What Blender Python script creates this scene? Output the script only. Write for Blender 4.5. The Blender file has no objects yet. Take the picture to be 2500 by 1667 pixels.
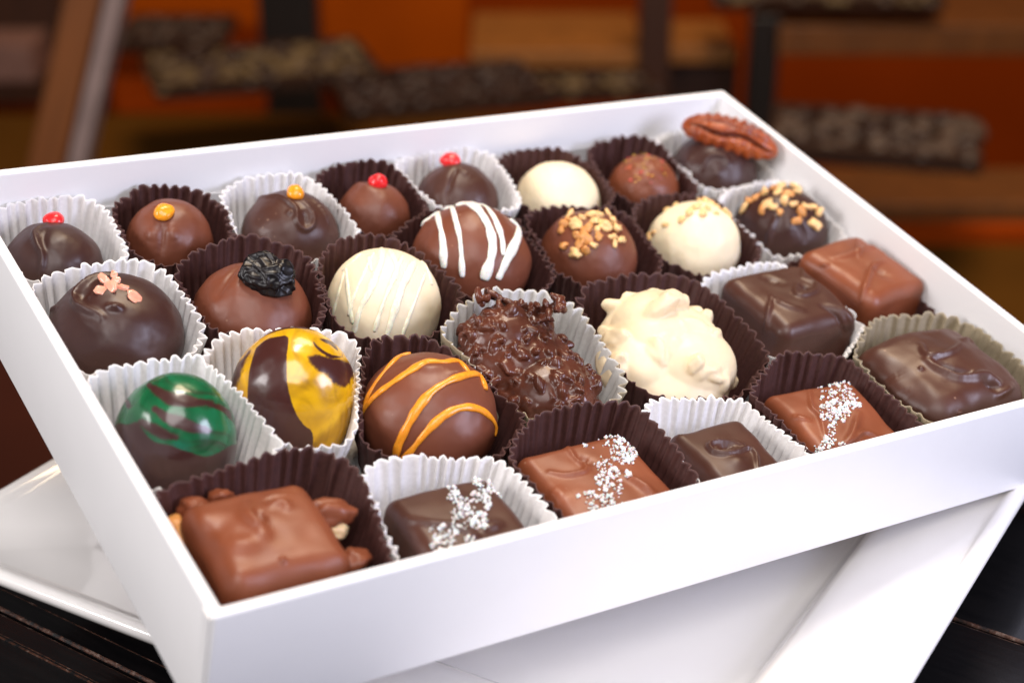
# Open gift box of assorted chocolates on a white plate, shop display blurred behind.
import bpy, math, random
import numpy as np
from mathutils import Matrix, Vector
random.seed(7); rng = np.random.default_rng(11)
sc = bpy.context.scene
COL = sc.collection
# layout, millimetres in the box frame unless noted
EX = [0.844538, 0.530947, -0.069639]
EY = [-0.505342, 0.833239, 0.22437]
NN = [0.177155, -0.154298, 0.972013]
ORG = [-0.058752, 0.257714, 0.039411]
DOMES = ['A1', 'A2', 'A3', 'A4', 'A5', 'A6', 'A7', 'B1', 'B2', 'B3', 'B4', 'B5', 'B6', 'B7', 'C1', 'C2', 'C3', 'A8', 'C4', 'C5']
PIECES = {'A1': [18.68, 143.0, 12.23, 12.23, 21.39], 'A2': [49.4, 144.5, 11.37, 11.37, 23.18], 'A3': [81.63, 140.5, 13.09, 13.09, 23.53], 'A4': [107.87, 143.5, 10.4, 10.4, 21.41], 'A5': [135.3, 145.0, 12.09, 12.09, 23.0], 'A6': [167.14, 140.5, 12.56, 12.56, 21.5], 'A7': [196.18, 138.0, 11.28, 11.28, 22.11], 'B1': [21.97, 109.0, 15.86, 15.86, 26.25], 'B2': [56.49, 108.5, 14.64, 14.64, 24.21], 'B3': [89.49, 102.0, 14.49, 14.49, 27.51], 'B4': [121.49, 113.5, 16.07, 16.07, 28.95], 'B5': [156.48, 108.5, 13.72, 13.72, 24.9], 'B6': [191.14, 105.5, 13.39, 13.39, 25.64], 'B7': [224.59, 106.5, 13.99, 13.99, 25.29], 'C1': [20.06, 66.5, 13.29, 13.29, 29.0], 'C2': [51.02, 73.0, 14.37, 14.37, 30.59], 'C3': [78.69, 58.0, 16.05, 16.05, 27.24], 'A8': [222.4, 138.2, 14.2, 13.8, 26.2], 'C4': [108.3, 62.2, 15.5, 17.5, 26.0], 'C5': [147.3, 58.2, 17.5, 17.5, 26.0], 'C6': [193.0, 66.0, 13.9, 13.8, 21.0], 'C7': [224.0, 71.5, 12.6, 14.0, 22.0], 'D1': [22.8, 25.6, 14.0, 13.6, 21.5], 'D2': [64.8, 18.6, 12.9, 12.4, 17.8], 'D3': [101.3, 20.0, 14.9, 13.2, 18.2], 'D4': [138.5, 19.0, 10.8, 12.2, 16.8], 'D5': [172.6, 22.2, 13.4, 12.8, 17.8], 'D6': [212.5, 26.0, 18.0, 16.0, 22.0]}
CUPS = {'A1': [20.3, 144.2, 16.5], 'A2': [49.0, 142.5, 15.3], 'A3': [80.7, 139.3, 18.5], 'A4': [106.5, 142.6, 16], 'A5': [135, 144.6, 18.5], 'A6': [164.5, 140, 16.6], 'A7': [193.5, 137.5, 16.5], 'B1': [21.7, 107.9, 19.9], 'B2': [56.6, 109.3, 18.5], 'B3': [88.5, 100.5, 18], 'B4': [120.9, 112, 21.5], 'B5': [155.9, 107.3, 19], 'B6': [189.5, 104.5, 18], 'B7': [222, 104.5, 18.5], 'C1': [21.6, 66, 21.5], 'C2': [50, 72, 22.3], 'C3': [78, 56.8, 22], 'A8': [222.0, 138, 18.5], 'C4': [109, 63.8, 22.5], 'C5': [151, 61.5, 25], 'C6': [190, 63.5, 23.5], 'C7': [222, 69.5, 22.5], 'D1': [27, 27.5, 27], 'D2': [65.5, 20.5, 22.5], 'D3': [103, 23.5, 25], 'D4': [139, 22.5, 21.5], 'D5': [172.5, 24.5, 23.5], 'D6': [213.5, 25.7, 26]}
FRAME = {'A1': [[0.95066, -0.30813, 0.03599], [0.13871, 0.52598, 0.83911], [-0.27748, -0.79272, 0.54277]], 'A2': [[0.93094, -0.3577, 0.0735], [0.13177, 0.51677, 0.84592], [-0.34057, -0.77782, 0.52822]], 'A3': [[0.90502, -0.41071, 0.11073], [0.12907, 0.51316, 0.84853], [-0.40532, -0.75364, 0.51743]], 'A4': [[0.88454, -0.44616, 0.13612], [0.12455, 0.50712, 0.85283], [-0.44953, -0.73741, 0.50414]], 'A5': [[0.86123, -0.48196, 0.16121], [0.11926, 0.50001, 0.85777], [-0.49402, -0.71952, 0.4881]], 'A6': [[0.83011, -0.52419, 0.19009], [0.1183, 0.49872, 0.85865], [-0.5449, -0.69029, 0.476]], 'A7': [[0.80164, -0.5584, 0.21345], [0.11577, 0.4953, 0.86097], [-0.58649, -0.66548, 0.4617]], 'B1': [[0.93935, -0.33972, 0.047], [0.15879, 0.55227, 0.8184], [-0.30399, -0.7613, 0.57272]], 'B2': [[0.91301, -0.39722, 0.09288], [0.15336, 0.54521, 0.82415], [-0.37801, -0.73821, 0.5587]], 'B3': [[0.88113, -0.45282, 0.13622], [0.14987, 0.54066, 0.82778], [-0.44849, -0.70897, 0.54426]], 'B4': [[0.85693, -0.48843, 0.16463], [0.1365, 0.52305, 0.8413], [-0.49703, -0.69846, 0.51489]], 'B5': [[0.8205, -0.53559, 0.19981], [0.13599, 0.52237, 0.84181], [-0.55523, -0.66353, 0.50144]], 'B6': [[0.7841, -0.5764, 0.23009], [0.13225, 0.5174, 0.84546], [-0.60638, -0.6325, 0.48192]], 'B7': [[0.75207, -0.60858, 0.253], [0.12724, 0.51072, 0.85028], [-0.64668, -0.60728, 0.46153]], 'C1': [[0.92616, -0.37279, 0.05704], [0.19021, 0.59234, 0.78291], [-0.32565, -0.71425, 0.61951]], 'C2': [[0.90254, -0.41842, 0.10172], [0.17665, 0.57521, 0.7987], [-0.3927, -0.70289, 0.59306]], 'C3': [[0.86827, -0.47346, 0.14814], [0.18322, 0.58354, 0.79115], [-0.46103, -0.65978, 0.59341]], 'A8': [[0.77687, -0.58568, 0.23118], [0.11082, 0.4886, 0.86544], [-0.61983, -0.64672, 0.44449]], 'C4': [[0.84006, -0.511, 0.18216], [0.17407, 0.57193, 0.80162], [-0.51381, -0.6417, 0.56941]], 'C5': [[0.79517, -0.56219, 0.22724], [0.1687, 0.56505, 0.80762], [-0.58245, -0.60386, 0.54416]], 'C6': [[0.75307, -0.60399, 0.26094], [0.15737, 0.55043, 0.81991], [-0.63885, -0.57639, 0.50956]], 'C7': [[0.72528, -0.62937, 0.27905], [0.14837, 0.53869, 0.82934], [-0.67228, -0.5601, 0.48408]], 'D1': [[0.90595, -0.41575, 0.08008], [0.22839, 0.63915, 0.73439], [-0.3565, -0.64703, 0.67399]], 'D2': [[0.86002, -0.48587, 0.15585], [0.22335, 0.63309, 0.74116], [-0.45877, -0.60261, 0.65299]], 'D3': [[0.8199, -0.53369, 0.20722], [0.21152, 0.61873, 0.75659], [-0.532, -0.5765, 0.62018]], 'D4': [[0.77611, -0.57774, 0.25271], [0.20319, 0.6085, 0.7671], [-0.59696, -0.54401, 0.58965]], 'D5': [[0.73918, -0.61092, 0.28353], [0.19214, 0.59476, 0.7806], [-0.64552, -0.52253, 0.55702]], 'D6': [[0.69696, -0.64561, 0.31215], [0.17888, 0.57805, 0.79615], [-0.69444, -0.49905, 0.51837]]}
FEAT = {'A1': {'dot': [(0.06, 10.94)], 'ridges': [([(-1.69, 10.55), (-4.4, 8.61), (-3.82, 5.51), (-2.66, 2.79), (-3.05, -0.31), (-3.63, -3.41)], 0.75, 0.75), ([(-1.69, 9.0), (-2.27, 7.06), (-2.08, 4.73)], 0.8, -0.35), ([(-3.63, 10.55), (-7.89, 9.0)], 1.5, 0.3)]}, 'A2': {'dot': [(-1.3, 7.57)], 'ridges': [([(-1.5, 5.56), (-1.9, 0.72), (-2.51, -4.11)], 0.9, -0.55), ([(-3.92, 3.94), (-4.93, 0.72)], 1.6, 0.5), ([(0.31, 3.94), (1.12, 0.72)], 1.5, 0.45)]}, 'A3': {'dot': [(1.3, 10.46)], 'ridges': [([(-8.46, 10.05), (-3.06, 10.05), (-0.15, 8.39), (1.51, 6.31), (1.72, 3.4), (3.38, 1.53), (5.67, 2.57), (5.87, 5.48), (4.42, 7.55), (3.17, 8.8)], 0.65, 0.8), ([(6.08, 9.22), (8.58, 6.31), (10.03, 2.98)], 0.6, 0.5), ([(-0.15, 5.89)], 0.7, 0.5), ([(3.59, 5.89), (3.8, 3.4)], 0.6, -0.45)]}, 'A4': {'dot': [(1.37, 9.82)], 'ridges': [([(-7.67, 9.39), (-4.23, 9.82), (0.51, 8.1)], 1.5, 0.5)]}, 'A5': {'dot': [(-1.56, 11.39)], 'ridges': [([(-0.14, 9.26), (-1.47, 6.15), (-2.36, 3.04), (-2.58, 0.82)], 0.7, -0.6), ([(1.19, 9.26), (3.41, 7.92)], 1.2, 0.4)]}, 'A6': {'ridges': [([(2.8, 9.53), (5.08, 8.16)], 2.0, 0.35), ([(-1.31, 10.44), (-4.05, 9.07)], 2.2, 0.2)]}, 'B1': {'flake': [(-0.26, 12.98), (-2.46, 11.73), (-0.0, 11.73), (-0.99, 10.12), (-3.2, 9.42), (1.47, 10.12), (4.15, 8.06)], 'ridges': [([(-0.55, 13.64), (-4.22, 12.91), (-7.16, 10.7), (-8.81, 8.5), (-8.26, 6.48), (-6.06, 5.2), (-4.04, 4.28), (-2.94, 3.36)], 0.9, 1.1), ([(-5.33, 10.34), (-7.16, 8.5), (-6.43, 7.03)], 1.2, -0.8), ([(-1.29, 5.75), (0.92, 5.56)], 0.8, 1.0), ([(-15.61, 5.56), (-13.04, 5.56)], 0.7, 0.4)]}, 'B2': {'raisin': [(3.6, 8.36)], 'ridges': [([(-1.77, 12.58), (-4.84, 9.51), (-7.91, 4.9)], 1.0, -0.45), ([(-2.54, 10.28), (-4.08, 4.9)], 2.0, 0.5)]}, 'B3': {'lines': [([(-0.57, 14.0), (-0.77, 10.05), (-3.53, 2.95), (-5.9, -1.79), (-7.47, -7.31)], 1.42), ([(-3.92, 11.63), (-2.94, 7.69)], 0.99), ([(-9.45, 9.07), (-8.86, 3.74), (-7.67, -4.94)], 1.11), ([(-9.76, 7.69), (-11.42, 1.37), (-12.92, -4.15)], 0.95), ([(1.41, 13.41), (3.18, 8.87), (2.79, 5.71)], 1.42), ([(7.92, 10.84), (4.76, 4.53), (2.39, -2.57), (0.02, -10.47)], 1.58), ([(9.5, 10.84), (11.07, 7.69), (11.86, 4.53)], 0.99), ([(-2.34, 12.82), (-4.71, 7.69), (-7.08, 2.16), (-8.66, -2.97)], 0.87), ([(4.76, 12.03), (2.79, 6.9), (0.02, 0.58), (-2.34, -6.92)], 0.95), ([(10.29, 7.69), (8.31, 2.16), (5.55, -4.94), (3.97, -9.68)], 0.87), ([(-5.5, 12.42), (-7.87, 10.05), (-10.24, 8.08)], 0.87)]}, 'B4': {'lines': [([(-13.03, 9.0), (-11.44, 11.92), (-9.78, 13.46), (-8.74, 11.5), (-7.28, 4.84), (-6.95, -2.25)], 1.58), ([(-7.28, 13.08), (-5.4, 14.29), (-4.36, 11.5), (-2.78, 4.84), (-2.2, -4.54)], 1.17), ([(-3.95, 14.5), (-1.45, 15.17), (1.89, 12.75), (4.8, 7.75), (5.43, 1.92), (3.34, -5.16)], 2.17), ([(1.26, 14.62), (3.97, 13.79), (6.47, 9.83), (8.05, 4.84), (8.22, 1.09)], 1.25), ([(10.43, 10.17), (12.63, 9.42), (12.09, 5.67), (9.38, 0.25), (6.88, -5.16)], 1.92)], 'ridges': [([(-12.69, 9.42), (-9.36, 9.83)], 0.8, 0.35)]}, 'B5': {'nut': [(-4.71, 11.66), (-5.57, 9.94), (-3.2, 9.72), (-1.48, 10.8), (-6.22, 8.86), (-2.98, 8.21), (-7.08, 7.26), (-0.18, 7.57), (1.11, 11.45), (2.84, 11.45), (5.64, 11.45), (6.72, 9.94), (4.35, 8.43), (2.41, 7.57), (2.84, 5.62), (7.79, 7.78), (6.5, 5.41), (7.15, 3.68), (8.87, 4.76), (-2.77, 5.84), (-0.61, 4.98), (-2.12, 3.68), (-6.43, 3.04), (1.54, 3.25), (-3.2, 1.18), (-0.4, 1.74), (1.76, 9.72)]}, 'B6': {'nut': [(-8.26, 11.1), (-5.36, 11.99), (1.77, 13.55), (3.1, 12.44), (4.89, 12.88), (6.89, 11.55), (8.68, 9.76), (10.23, 10.43), (0.65, 10.65), (3.77, 10.21), (-1.13, 9.1), (6.0, 8.87), (2.44, 8.87), (9.79, 8.43), (-3.36, 7.09), (-7.81, 5.75), (-12.27, 2.19), (-11.16, 3.52)]}, 'B7': {'nut': [(-8.93, 8.1), (-7.31, 9.02), (-9.85, 7.64), (-10.78, 5.79), (-4.77, 10.64), (-2.46, 11.8), (-0.15, 12.26), (1.7, 9.95), (-1.07, 10.41), (4.01, 12.26), (4.48, 10.64), (-4.07, 7.17), (-5.46, 5.32), (-2.46, 6.25), (-0.38, 4.86), (0.78, 8.1), (3.09, 7.17), (5.4, 4.86), (6.79, 6.71), (8.64, 6.25), (10.49, 4.86), (4.25, 2.55), (9.33, 1.53)], 'ridges': [([(-1.53, 3.47), (-2.92, -0.22), (-4.07, -5.31)], 0.8, 0.8), ([(4.01, 3.01), (6.33, -0.69), (6.79, -3.46)], 0.8, -0.5), ([(1.7, 2.55), (2.17, -1.15)], 1.5, 0.4)]}, 'A8': {'ridges': [([(-3.26, 2.17), (-1.82, 5.06), (0.58, 6.26), (3.47, 5.54), (4.43, 3.62)], 0.8, 0.7), ([(0.58, 2.17), (1.54, -0.71)], 2, 0.5), ([(-7.1, 6.02), (-8.07, 2.17)], 1.5, 0.4)], 'pecan': [(5.15, 12.02)]}, 'A7': {'glitter': [(0.39, 6.92)]}, 'C3': {'lines': [([(-4.28, 13.93), (-6.81, 13.2), (-10.44, 9.21), (-13.34, 4.86), (-15.15, 0.51), (-16.42, -1.66)], 1.31), ([(9.14, 9.21), (6.6, 12.04), (3.34, 11.68), (-0.29, 11.75), (-2.83, 10.48), (-7.54, 7.4), (-11.89, 4.14), (-14.43, 1.24), (-15.95, -1.48)], 1.38), ([(12.84, 5.41), (12.04, 8.13), (10.59, 9.14), (5.51, 7.76), (0.8, 5.05), (-2.46, 1.24), (-5.0, -3.11), (-7.0, -7.46), (-7.54, -10.72)], 1.52), ([(15.12, -5.11), (15.3, -3.11), (13.85, -0.75), (10.59, 1.17), (6.6, 1.17), (2.61, -0.94), (-1.01, -4.56), (-3.91, -8.19), (-6.63, -11.09)], 1.38)], 'ridges': [([(-2.83, 11.03), (-0.29, 10.3), (3.34, 10.66)], 1.3, 0.4), ([(5.15, 9.21), (8.05, 9.21)], 1.0, 0.5)]}, 'C6': {'ridges': [([(-2.69, 7.95), (-3.33, 4.14), (-4.17, -1.36)], 0.6, 0.5), ([(-2.69, 7.95), (1.12, 5.83), (5.35, 4.56)], 0.9, 0.4), ([(4.08, 11.76), (3.66, 9.22), (5.35, 8.37), (8.74, 9.64), (9.16, 11.76), (6.62, 13.03)], 0.7, 0.6), ([(6.2, 10.91)], 1.0, -0.7), ([(10.43, 5.83), (14.67, 3.29), (16.36, -1.36)], 0.7, -0.7), ([(12.55, 6.26), (16.79, 3.72), (19.33, -1.36)], 0.9, 0.5), ([(5.57, 17.27), (5.69, 13.45)], 0.5, 0.4), ([(-4.38, 13.45), (-0.15, 12.18)], 1.5, -0.5)]}, 'C7': {'ridges': [([(0.55, 16.53), (1.21, 11.68)], 0.7, 0.5), ([(7.61, 10.35), (4.96, 8.59), (3.19, 4.18), (2.09, -0.68)], 0.8, 0.7), ([(4.96, 8.15), (8.49, 6.38)], 1.5, -0.5), ([(-5.63, 11.24), (-1.22, 12.12), (4.08, 14.33), (8.49, 13.44)], 1.0, 0.5), ([(-8.72, 9.03), (-7.4, 9.03)], 0.6, 0.5)]}, 'D4': {'ridges': [([(4.12, 8.56), (1.53, 9.11), (-1.8, 9.11), (-3.46, 8.19), (-2.72, 6.71), (-0.32, 6.16), (2.64, 6.53), (5.22, 7.63), (7.07, 6.34), (7.63, 2.64)], 0.6, 0.75), ([(-0.69, 8.0), (1.53, 8.19)], 0.7, -0.5), ([(3.01, 4.49)], 2.5, 0.5)]}, 'D3': {'ridges': [([(-5.74, 13.89), (-3.98, 11.42), (-1.87, 9.66), (-2.22, 8.25), (-6.09, 7.55), (-9.62, 8.25)], 0.7, 0.55), ([(-3.28, 11.42), (-1.51, 10.72)], 1.5, -0.5), ([(6.59, 7.55), (10.46, 5.43), (13.63, 2.97)], 1.2, 0.7), ([(-9.62, 4.38), (-6.09, 2.61)], 2, 0.3)], 'salt': [(4.12, 16.7, 3.17, 60), (6.94, 13.18, 3.17, 70), (8.7, 11.77, 1.41, 14), (2.01, 10.01, 1.94, 22), (4.47, 8.25, 1.41, 18), (1.66, 6.49, 1.41, 15), (3.77, 4.73, 2.64, 35), (-0.81, 2.61, 1.59, 14), (2.71, 1.56, 1.94, 24), (-0.11, 13.89, 0.28, 1), (7.29, 7.9, 0.77, 5), (-3.1, 2.97, 0.7, 4), (0.25, 0.15, 1.41, 14), (6.94, 1.56, 0.77, 4), (-1.87, 15.82, 1.59, 9)]}, 'D5': {'ridges': [([(-3.74, 13.04), (-3.16, 8.78), (-1.22, 6.45), (0.13, 1.41)], 0.6, 0.5), ([(4.59, -0.52), (6.53, 2.58), (8.08, 7.23)], 1.0, 0.6), ([(6.14, 0.64), (9.24, 2.58), (13.12, 1.41)], 0.7, 0.5), ([(-7.04, 6.45), (-3.94, 5.68)], 0.8, 0.4)], 'salt': [(1.1, 15.37, 3.1, 40), (4.98, 14.2, 1.55, 12), (3.82, 10.72, 3.1, 55), (6.53, 10.33, 1.94, 22), (0.71, 7.62, 2.33, 40), (3.82, 7.23, 1.94, 32), (2.07, 3.74, 1.55, 16), (1.1, 1.03, 1.55, 15), (-0.84, -0.91, 1.94, 20), (4.01, -0.52, 0.78, 5), (8.08, 9.55, 0.85, 5), (-0.84, 11.1, 0.7, 4)]}, 'D6': {'ridges': [([(-2.89, 13.96), (-1.87, 11.51), (0.78, 10.9), (4.45, 11.92), (7.31, 14.37)], 0.8, 0.8), ([(-1.26, 9.88), (1.19, 7.84), (5.27, 5.4), (9.35, 5.4), (13.02, 6.21), (15.87, 4.58)], 1.2, 1.0), ([(1.19, 9.07), (5.27, 7.03), (8.94, 6.62)], 1.2, -1.0), ([(13.02, 4.17), (15.46, 2.95)], 1.0, -0.9), ([(-2.89, 7.64)], 0.5, 0.5), ([(6.29, -3.37)], 0.5, 0.6), ([(7.31, 15.59), (12.61, 16.0)], 0.8, 0.5), ([(15.87, 0.91), (19.54, 3.36)], 1.0, 0.6), ([(-11.05, 5.4), (-6.97, -0.72)], 3, 0.6)], 'side': [((-17.57, 9.07, -1), (2.2, 1.8, 1.8), 'nut_cream', 'nut_piece'), ((-17.16, 6.62, 0), (2.2, 1.8, 1.4), 'nut_cream', 'nut_piece'), ((-14.72, 11.11, -2), (2.6, 2.2, 1.8), 'dark_brown', 'coated_nut'), ((-6.97, 14.17, -5), (3.0, 2.0, 1.2), 'berry', 'berry_piece'), ((-11.86, 11.51, -3), (3, 2.4, 2), 'dark_brown', 'coated_nut')]}, 'D1': {'ridges': [([(-3.53, 12.54), (-2.9, 10.32), (-0.99, 8.41), (-0.04, 7.14)], 1.5, 0.8), ([(-0.99, 10.95), (0.28, 9.04)], 1.0, -0.6), ([(1.55, 12.54), (3.45, 13.17), (4.72, 12.22)], 1.2, 0.6), ([(0.28, 14.13), (3.45, 15.08)], 0.8, 0.3), ([(3.77, 1.74)], 0.6, 0.5), ([(-7.34, 5.23), (-4.17, 4.6), (-0.99, 5.87)], 2.2, 0.5), ([(-12.42, 9.04)], 3.0, 0.5)], 'side': [((13.3, 11.27, -3), (5.0, 3.6, 3.2), 'milk_warm', 'coated_nut'), ((15.2, 7.77, -3.5), (2.4, 1.8, 2.0), 'nut_cream', 'nut_piece'), ((18.38, 1.42, 1.5), (5.4, 3.4, 2.8), 'milk_warm', 'coated_nut'), ((-14.33, 12.22, -4), (4.0, 3.2, 2.4), 'milk_warm', 'coated_nut'), ((-17.82, 8.09, -1), (2.8, 2.2, 2.6), 'nut_dark', 'nut_piece'), ((-15.92, 4.6, 1), (2.4, 2.2, 4.0), 'nut_dark', 'nut_piece'), ((-8.61, 14.44, -7), (4.2, 2.6, 2.2), 'milk_warm', 'coated_nut')]}, 'D2': {'ridges': [([(-9.98, 6.58), (-4.97, 5.58), (0.04, 5.08), (4.05, 3.24)], 0.8, 0.6), ([(6.06, 4.58), (8.73, 5.58)], 1.2, 0.5)], 'salt': [(6.39, 14.6, 2.51, 50), (4.05, 15.61, 1.34, 12), (9.73, 12.6, 0.94, 9), (4.72, 11.26, 2.0, 26), (-0.29, 11.26, 1.67, 20), (1.71, 9.26, 2.0, 26), (0.71, 6.92, 2.51, 34), (4.72, 6.25, 2.0, 32), (-1.13, 13.27, 0.8, 6), (-3.97, 3.91, 1.67, 16), (-0.63, 3.91, 1.0, 10), (-2.63, 0.9, 2.67, 40), (2.72, 2.58, 1.14, 9), (6.73, 9.93, 1.0, 8)]}, 'C1': {'paint': [(-14.27, 1.14), (-12.24, 2.84), (-9.86, 2.5), (-8.5, 3.24), (-7.32, 2.16), (-5.79, 0.12), (-3.75, -1.24), (-1.38, -1.58), (1.0, -2.59), (3.38, -3.27), (5.75, -4.12), (7.79, -3.78), (10.17, -2.59), (12.2, -1.58), (14.92, -0.56), (15.6, 8.95), (9.49, 16.41), (-0.7, 16.41), (-10.88, 13.7), (-15.29, 6.23)], 'streaks': [([(-5.62, 10.98), (-3.41, 9.29), (-0.7, 7.93), (2.7, 7.42), (7.11, 7.25)], 1.0), ([(-4.43, 5.89), (-1.38, 3.85), (2.02, 2.5), (6.43, 1.48)], 0.85), ([(-7.32, 3.18), (-4.77, 1.82), (-2.05, 0.46), (-0.02, -0.05)], 0.75), ([(-10.2, 7.59), (-9.86, 6.57)], 0.5), ([(6.09, 6.91), (10.17, 5.89), (12.54, 2.84)], 0.5)]}, 'C2': {'brown': [[(-8.35, 9.78), (-6.2, 11.57), (-3.34, 12.29), (-1.26, 12.11), (-1.55, 7.99), (-1.48, 2.63), (-0.83, -0.95), (0.42, -4.53), (2.21, -7.39), (4.17, -9.18), (3.1, -13.83), (-6.2, -15.26), (-9.78, -8.11), (-10.14, -0.95), (-9.78, 4.42), (-9.06, 7.64)], [(-15.14, 2.63), (-13.35, 5.49), (-10.85, 8.35), (-9.78, 9.07), (-11.21, 5.49), (-12.28, 2.63), (-13.35, -0.24), (-15.14, -1.67)], [(3.1, 7.81), (5.61, 7.99), (8.83, 7.28), (13.12, 6.2), (12.94, 2.98), (11.33, 1.2), (9.18, 1.91), (7.39, 3.7), (4.53, 5.13)]], 'streaks': [([(4.0, 11.57), (5.25, 9.78), (8.11, 7.99), (10.61, 7.81), (10.97, 8.71)], 0.35), ([(5.96, 11.75), (8.47, 10.85), (9.72, 9.42)], 0.45), ([(-11.21, 9.07), (-9.06, 11.21), (-5.48, 13.36), (-0.83, 14.61), (4.53, 14.25), (8.83, 12.29), (12.04, 9.07)], 0.45)]}, 'C4': {'spikes': [(-9.74, 20.28, 2.2, 7), (-7.28, 19.14, 2.0, 6), (7.34, 19.14, 2.2, 7), (5.63, 17.63, 2.0, 6), (1.07, 17.44, 2.0, 6), (-3.1, 17.82, 1.9, 5), (-14.49, 13.26, 2, 5), (13.98, 1.12, 2, 5)]}, 'C5': {'spikes': [(-11.73, 8.83, 4, 1)]}}
CUPLIST = [('A1', 'w', 18.6, 'white fluted paper cup in the back left corner of the box'), ('A2', 'b', 18.8, 'brown paper cup around the milk dome with an orange drop'), ('A3', 'w', 18.6, 'white paper cup around the dark dome with an orange drop'), ('A4', 'b', 18.6, 'brown paper cup around the small milk dome with a red drop'), ('A5', 'w', 19.6, 'white paper cup around the dark dome with a red drop, mid back row'), ('A6', 'b', 17.6, 'brown paper cup around the plain white chocolate dome'), ('A7', 'b', 18.8, 'brown paper cup around the gold glittered dome'), ('A8', 'w', 18.8, 'white paper cup under the pecan topped dome'), ('B1', 'w', 18.8, 'white paper cup around the dome with pink sugar flakes'), ('B2', 'b', 20, 'brown paper cup around the raisin topped dome'), ('B3', 'b', 20, 'brown paper cup around the cream drizzled white dome'), ('B4', 'b', 18.4, 'brown paper cup around the white striped milk dome'), ('B5', 'b', 18.4, 'brown paper cup around the milk dome with chopped nuts'), ('B6', 'b', 18.2, 'brown paper cup around the white dome with nut crumbs'), ('B7', 'w', 18.6, 'white paper cup around the dark dome with chopped nuts'), ('C1', 'w', 20.5, 'white paper cup around the green marbled shell'), ('C2', 'w', 19.6, 'white paper cup around the yellow marbled shell'), ('C3', 'b', 19, 'brown paper cup around the orange striped dome'), ('C4', 'k', 20.5, 'grey lined kraft edged paper cup under the spiky dark cluster'), ('C5', 'b', 19.5, 'brown paper cup around the lumpy white cluster'), ('C6', 'w', 18.5, 'white paper cup around the dark square beside the white cluster'), ('C7', 'b', 16.5, 'brown paper cup under the unsalted milk square by the right wall'), ('D1', 'b', 20, 'wide brown paper cup around the nutty square in the front corner'), ('D2', 'w', 18.5, 'white paper cup around the salted dark square'), ('D3', 'b', 20.5, 'brown paper cup around the salted milk square next to the dark salted one'), ('D4', 'w', 18.2, 'white paper cup around the small square with a curled loop'), ('D5', 'b', 19.5, 'brown paper cup around the salted milk square beside the big slab'), ('D6', 't', 20.5, 'kraft coloured paper cup around the big wavy dark slab')]
BG = [('shop_wall', [-3.5735, 3.3045, 2.75, 2.8, -0.8535, 0.1698], 'red', 'red brown shop wall behind the display', 'wall'), ('wall_panel', [-0.2862, -0.0671, 2.5, 2.53, -0.4723, -0.2649], 'orange', 'bright orange panel above the second tray', 'panel'), ('wall_panel', [-0.5847, -0.378, 2.5, 2.53, -0.4016, -0.2649], 'orange', 'dull orange panel behind the left trays', 'panel'), ('shelf_board', [-0.4892, -0.3039, 2.0, 2.03, -0.3833, -0.3369], 'red', 'orange brown shelf front below the long tray', 'shelf'), ('low_counter', [-0.6658, 0.1462, 1.65, 1.8874, -0.3782, -0.3482], 'olive', 'olive brown low counter behind the box, left', 'counter'), ('low_counter', [0.1161, 0.5461, 1.25, 1.5017, -0.3871, -0.3571], 'olive', 'olive brown low counter on the right', 'counter'), ('shelf_post', [-0.3205, -0.2466, 2.1, 2.14, -0.4546, -0.1841], 'black', 'black upright shelf post behind the long tray', 'post'), ('shelf_post', [0.2747, 0.3085, 1.9, 1.93, -0.3884, -0.2375], 'black', 'thin dark shelf post above the box corner', 'post'), ('dark_cabinet', [-0.9092, -0.6228, 2.3, 2.5, -0.4628, -0.2245], 'darkwood', 'dark wooden cabinet at the far left edge', 'cabinet'), ('pinkish_pack', [-0.6419, -0.5692, 1.95, 2.03, -0.3289, -0.2839], 'pinkbox', 'blurred pinkish pack on the left cabinet', 'pack'), ('display_riser', [-0.0507, 0.1607, 2.0, 2.1981, -0.3254, -0.3054], 'wood', 'light wooden riser top behind the second tray', 'shelf'), ('wooden_panel', [-0.0494, 0.1597, 2.03, 2.05, -0.3746, -0.3158], 'darkwood', 'dark front of the light wooden riser', 'panel'), ('shelf_post', [0.1524, 0.1907, 1.98, 2.01, -0.3595, -0.1599], 'darkwood', 'dark wooden post between the two risers', 'post'), ('display_riser', [0.1922, 0.2713, 2.0, 2.1376, -0.32, -0.3], 'wood', 'short wooden riser right of the wooden post', 'shelf'), ('wooden_panel', [0.1951, 0.2801, 2.03, 2.05, -0.3915, -0.3103], 'darkwood', 'dark side panel under the short riser', 'panel'), ('shelf_board', [0.3012, 0.76, 1.9, 2.1663, -0.2826, -0.2476], 'brownwood', 'brown wooden shelf running out at upper right', 'shelf'), ('shelf_board', [0.1637, 0.6496, 1.55, 1.6601, -0.3651, -0.3351], 'brownwood', 'brown wooden ledge under the right tray', 'shelf'), ('wooden_panel', [0.3006, 0.6383, 1.5, 1.52, -0.3744, -0.3408], 'red', 'red brown strip below the right ledge', 'panel'), ('left_screen', [-0.5391, -0.3199, 1.2, 1.22, -0.5275, -0.2881], 'deepred', 'dark red brown panel low at the left behind the plate', 'panel')]
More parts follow.
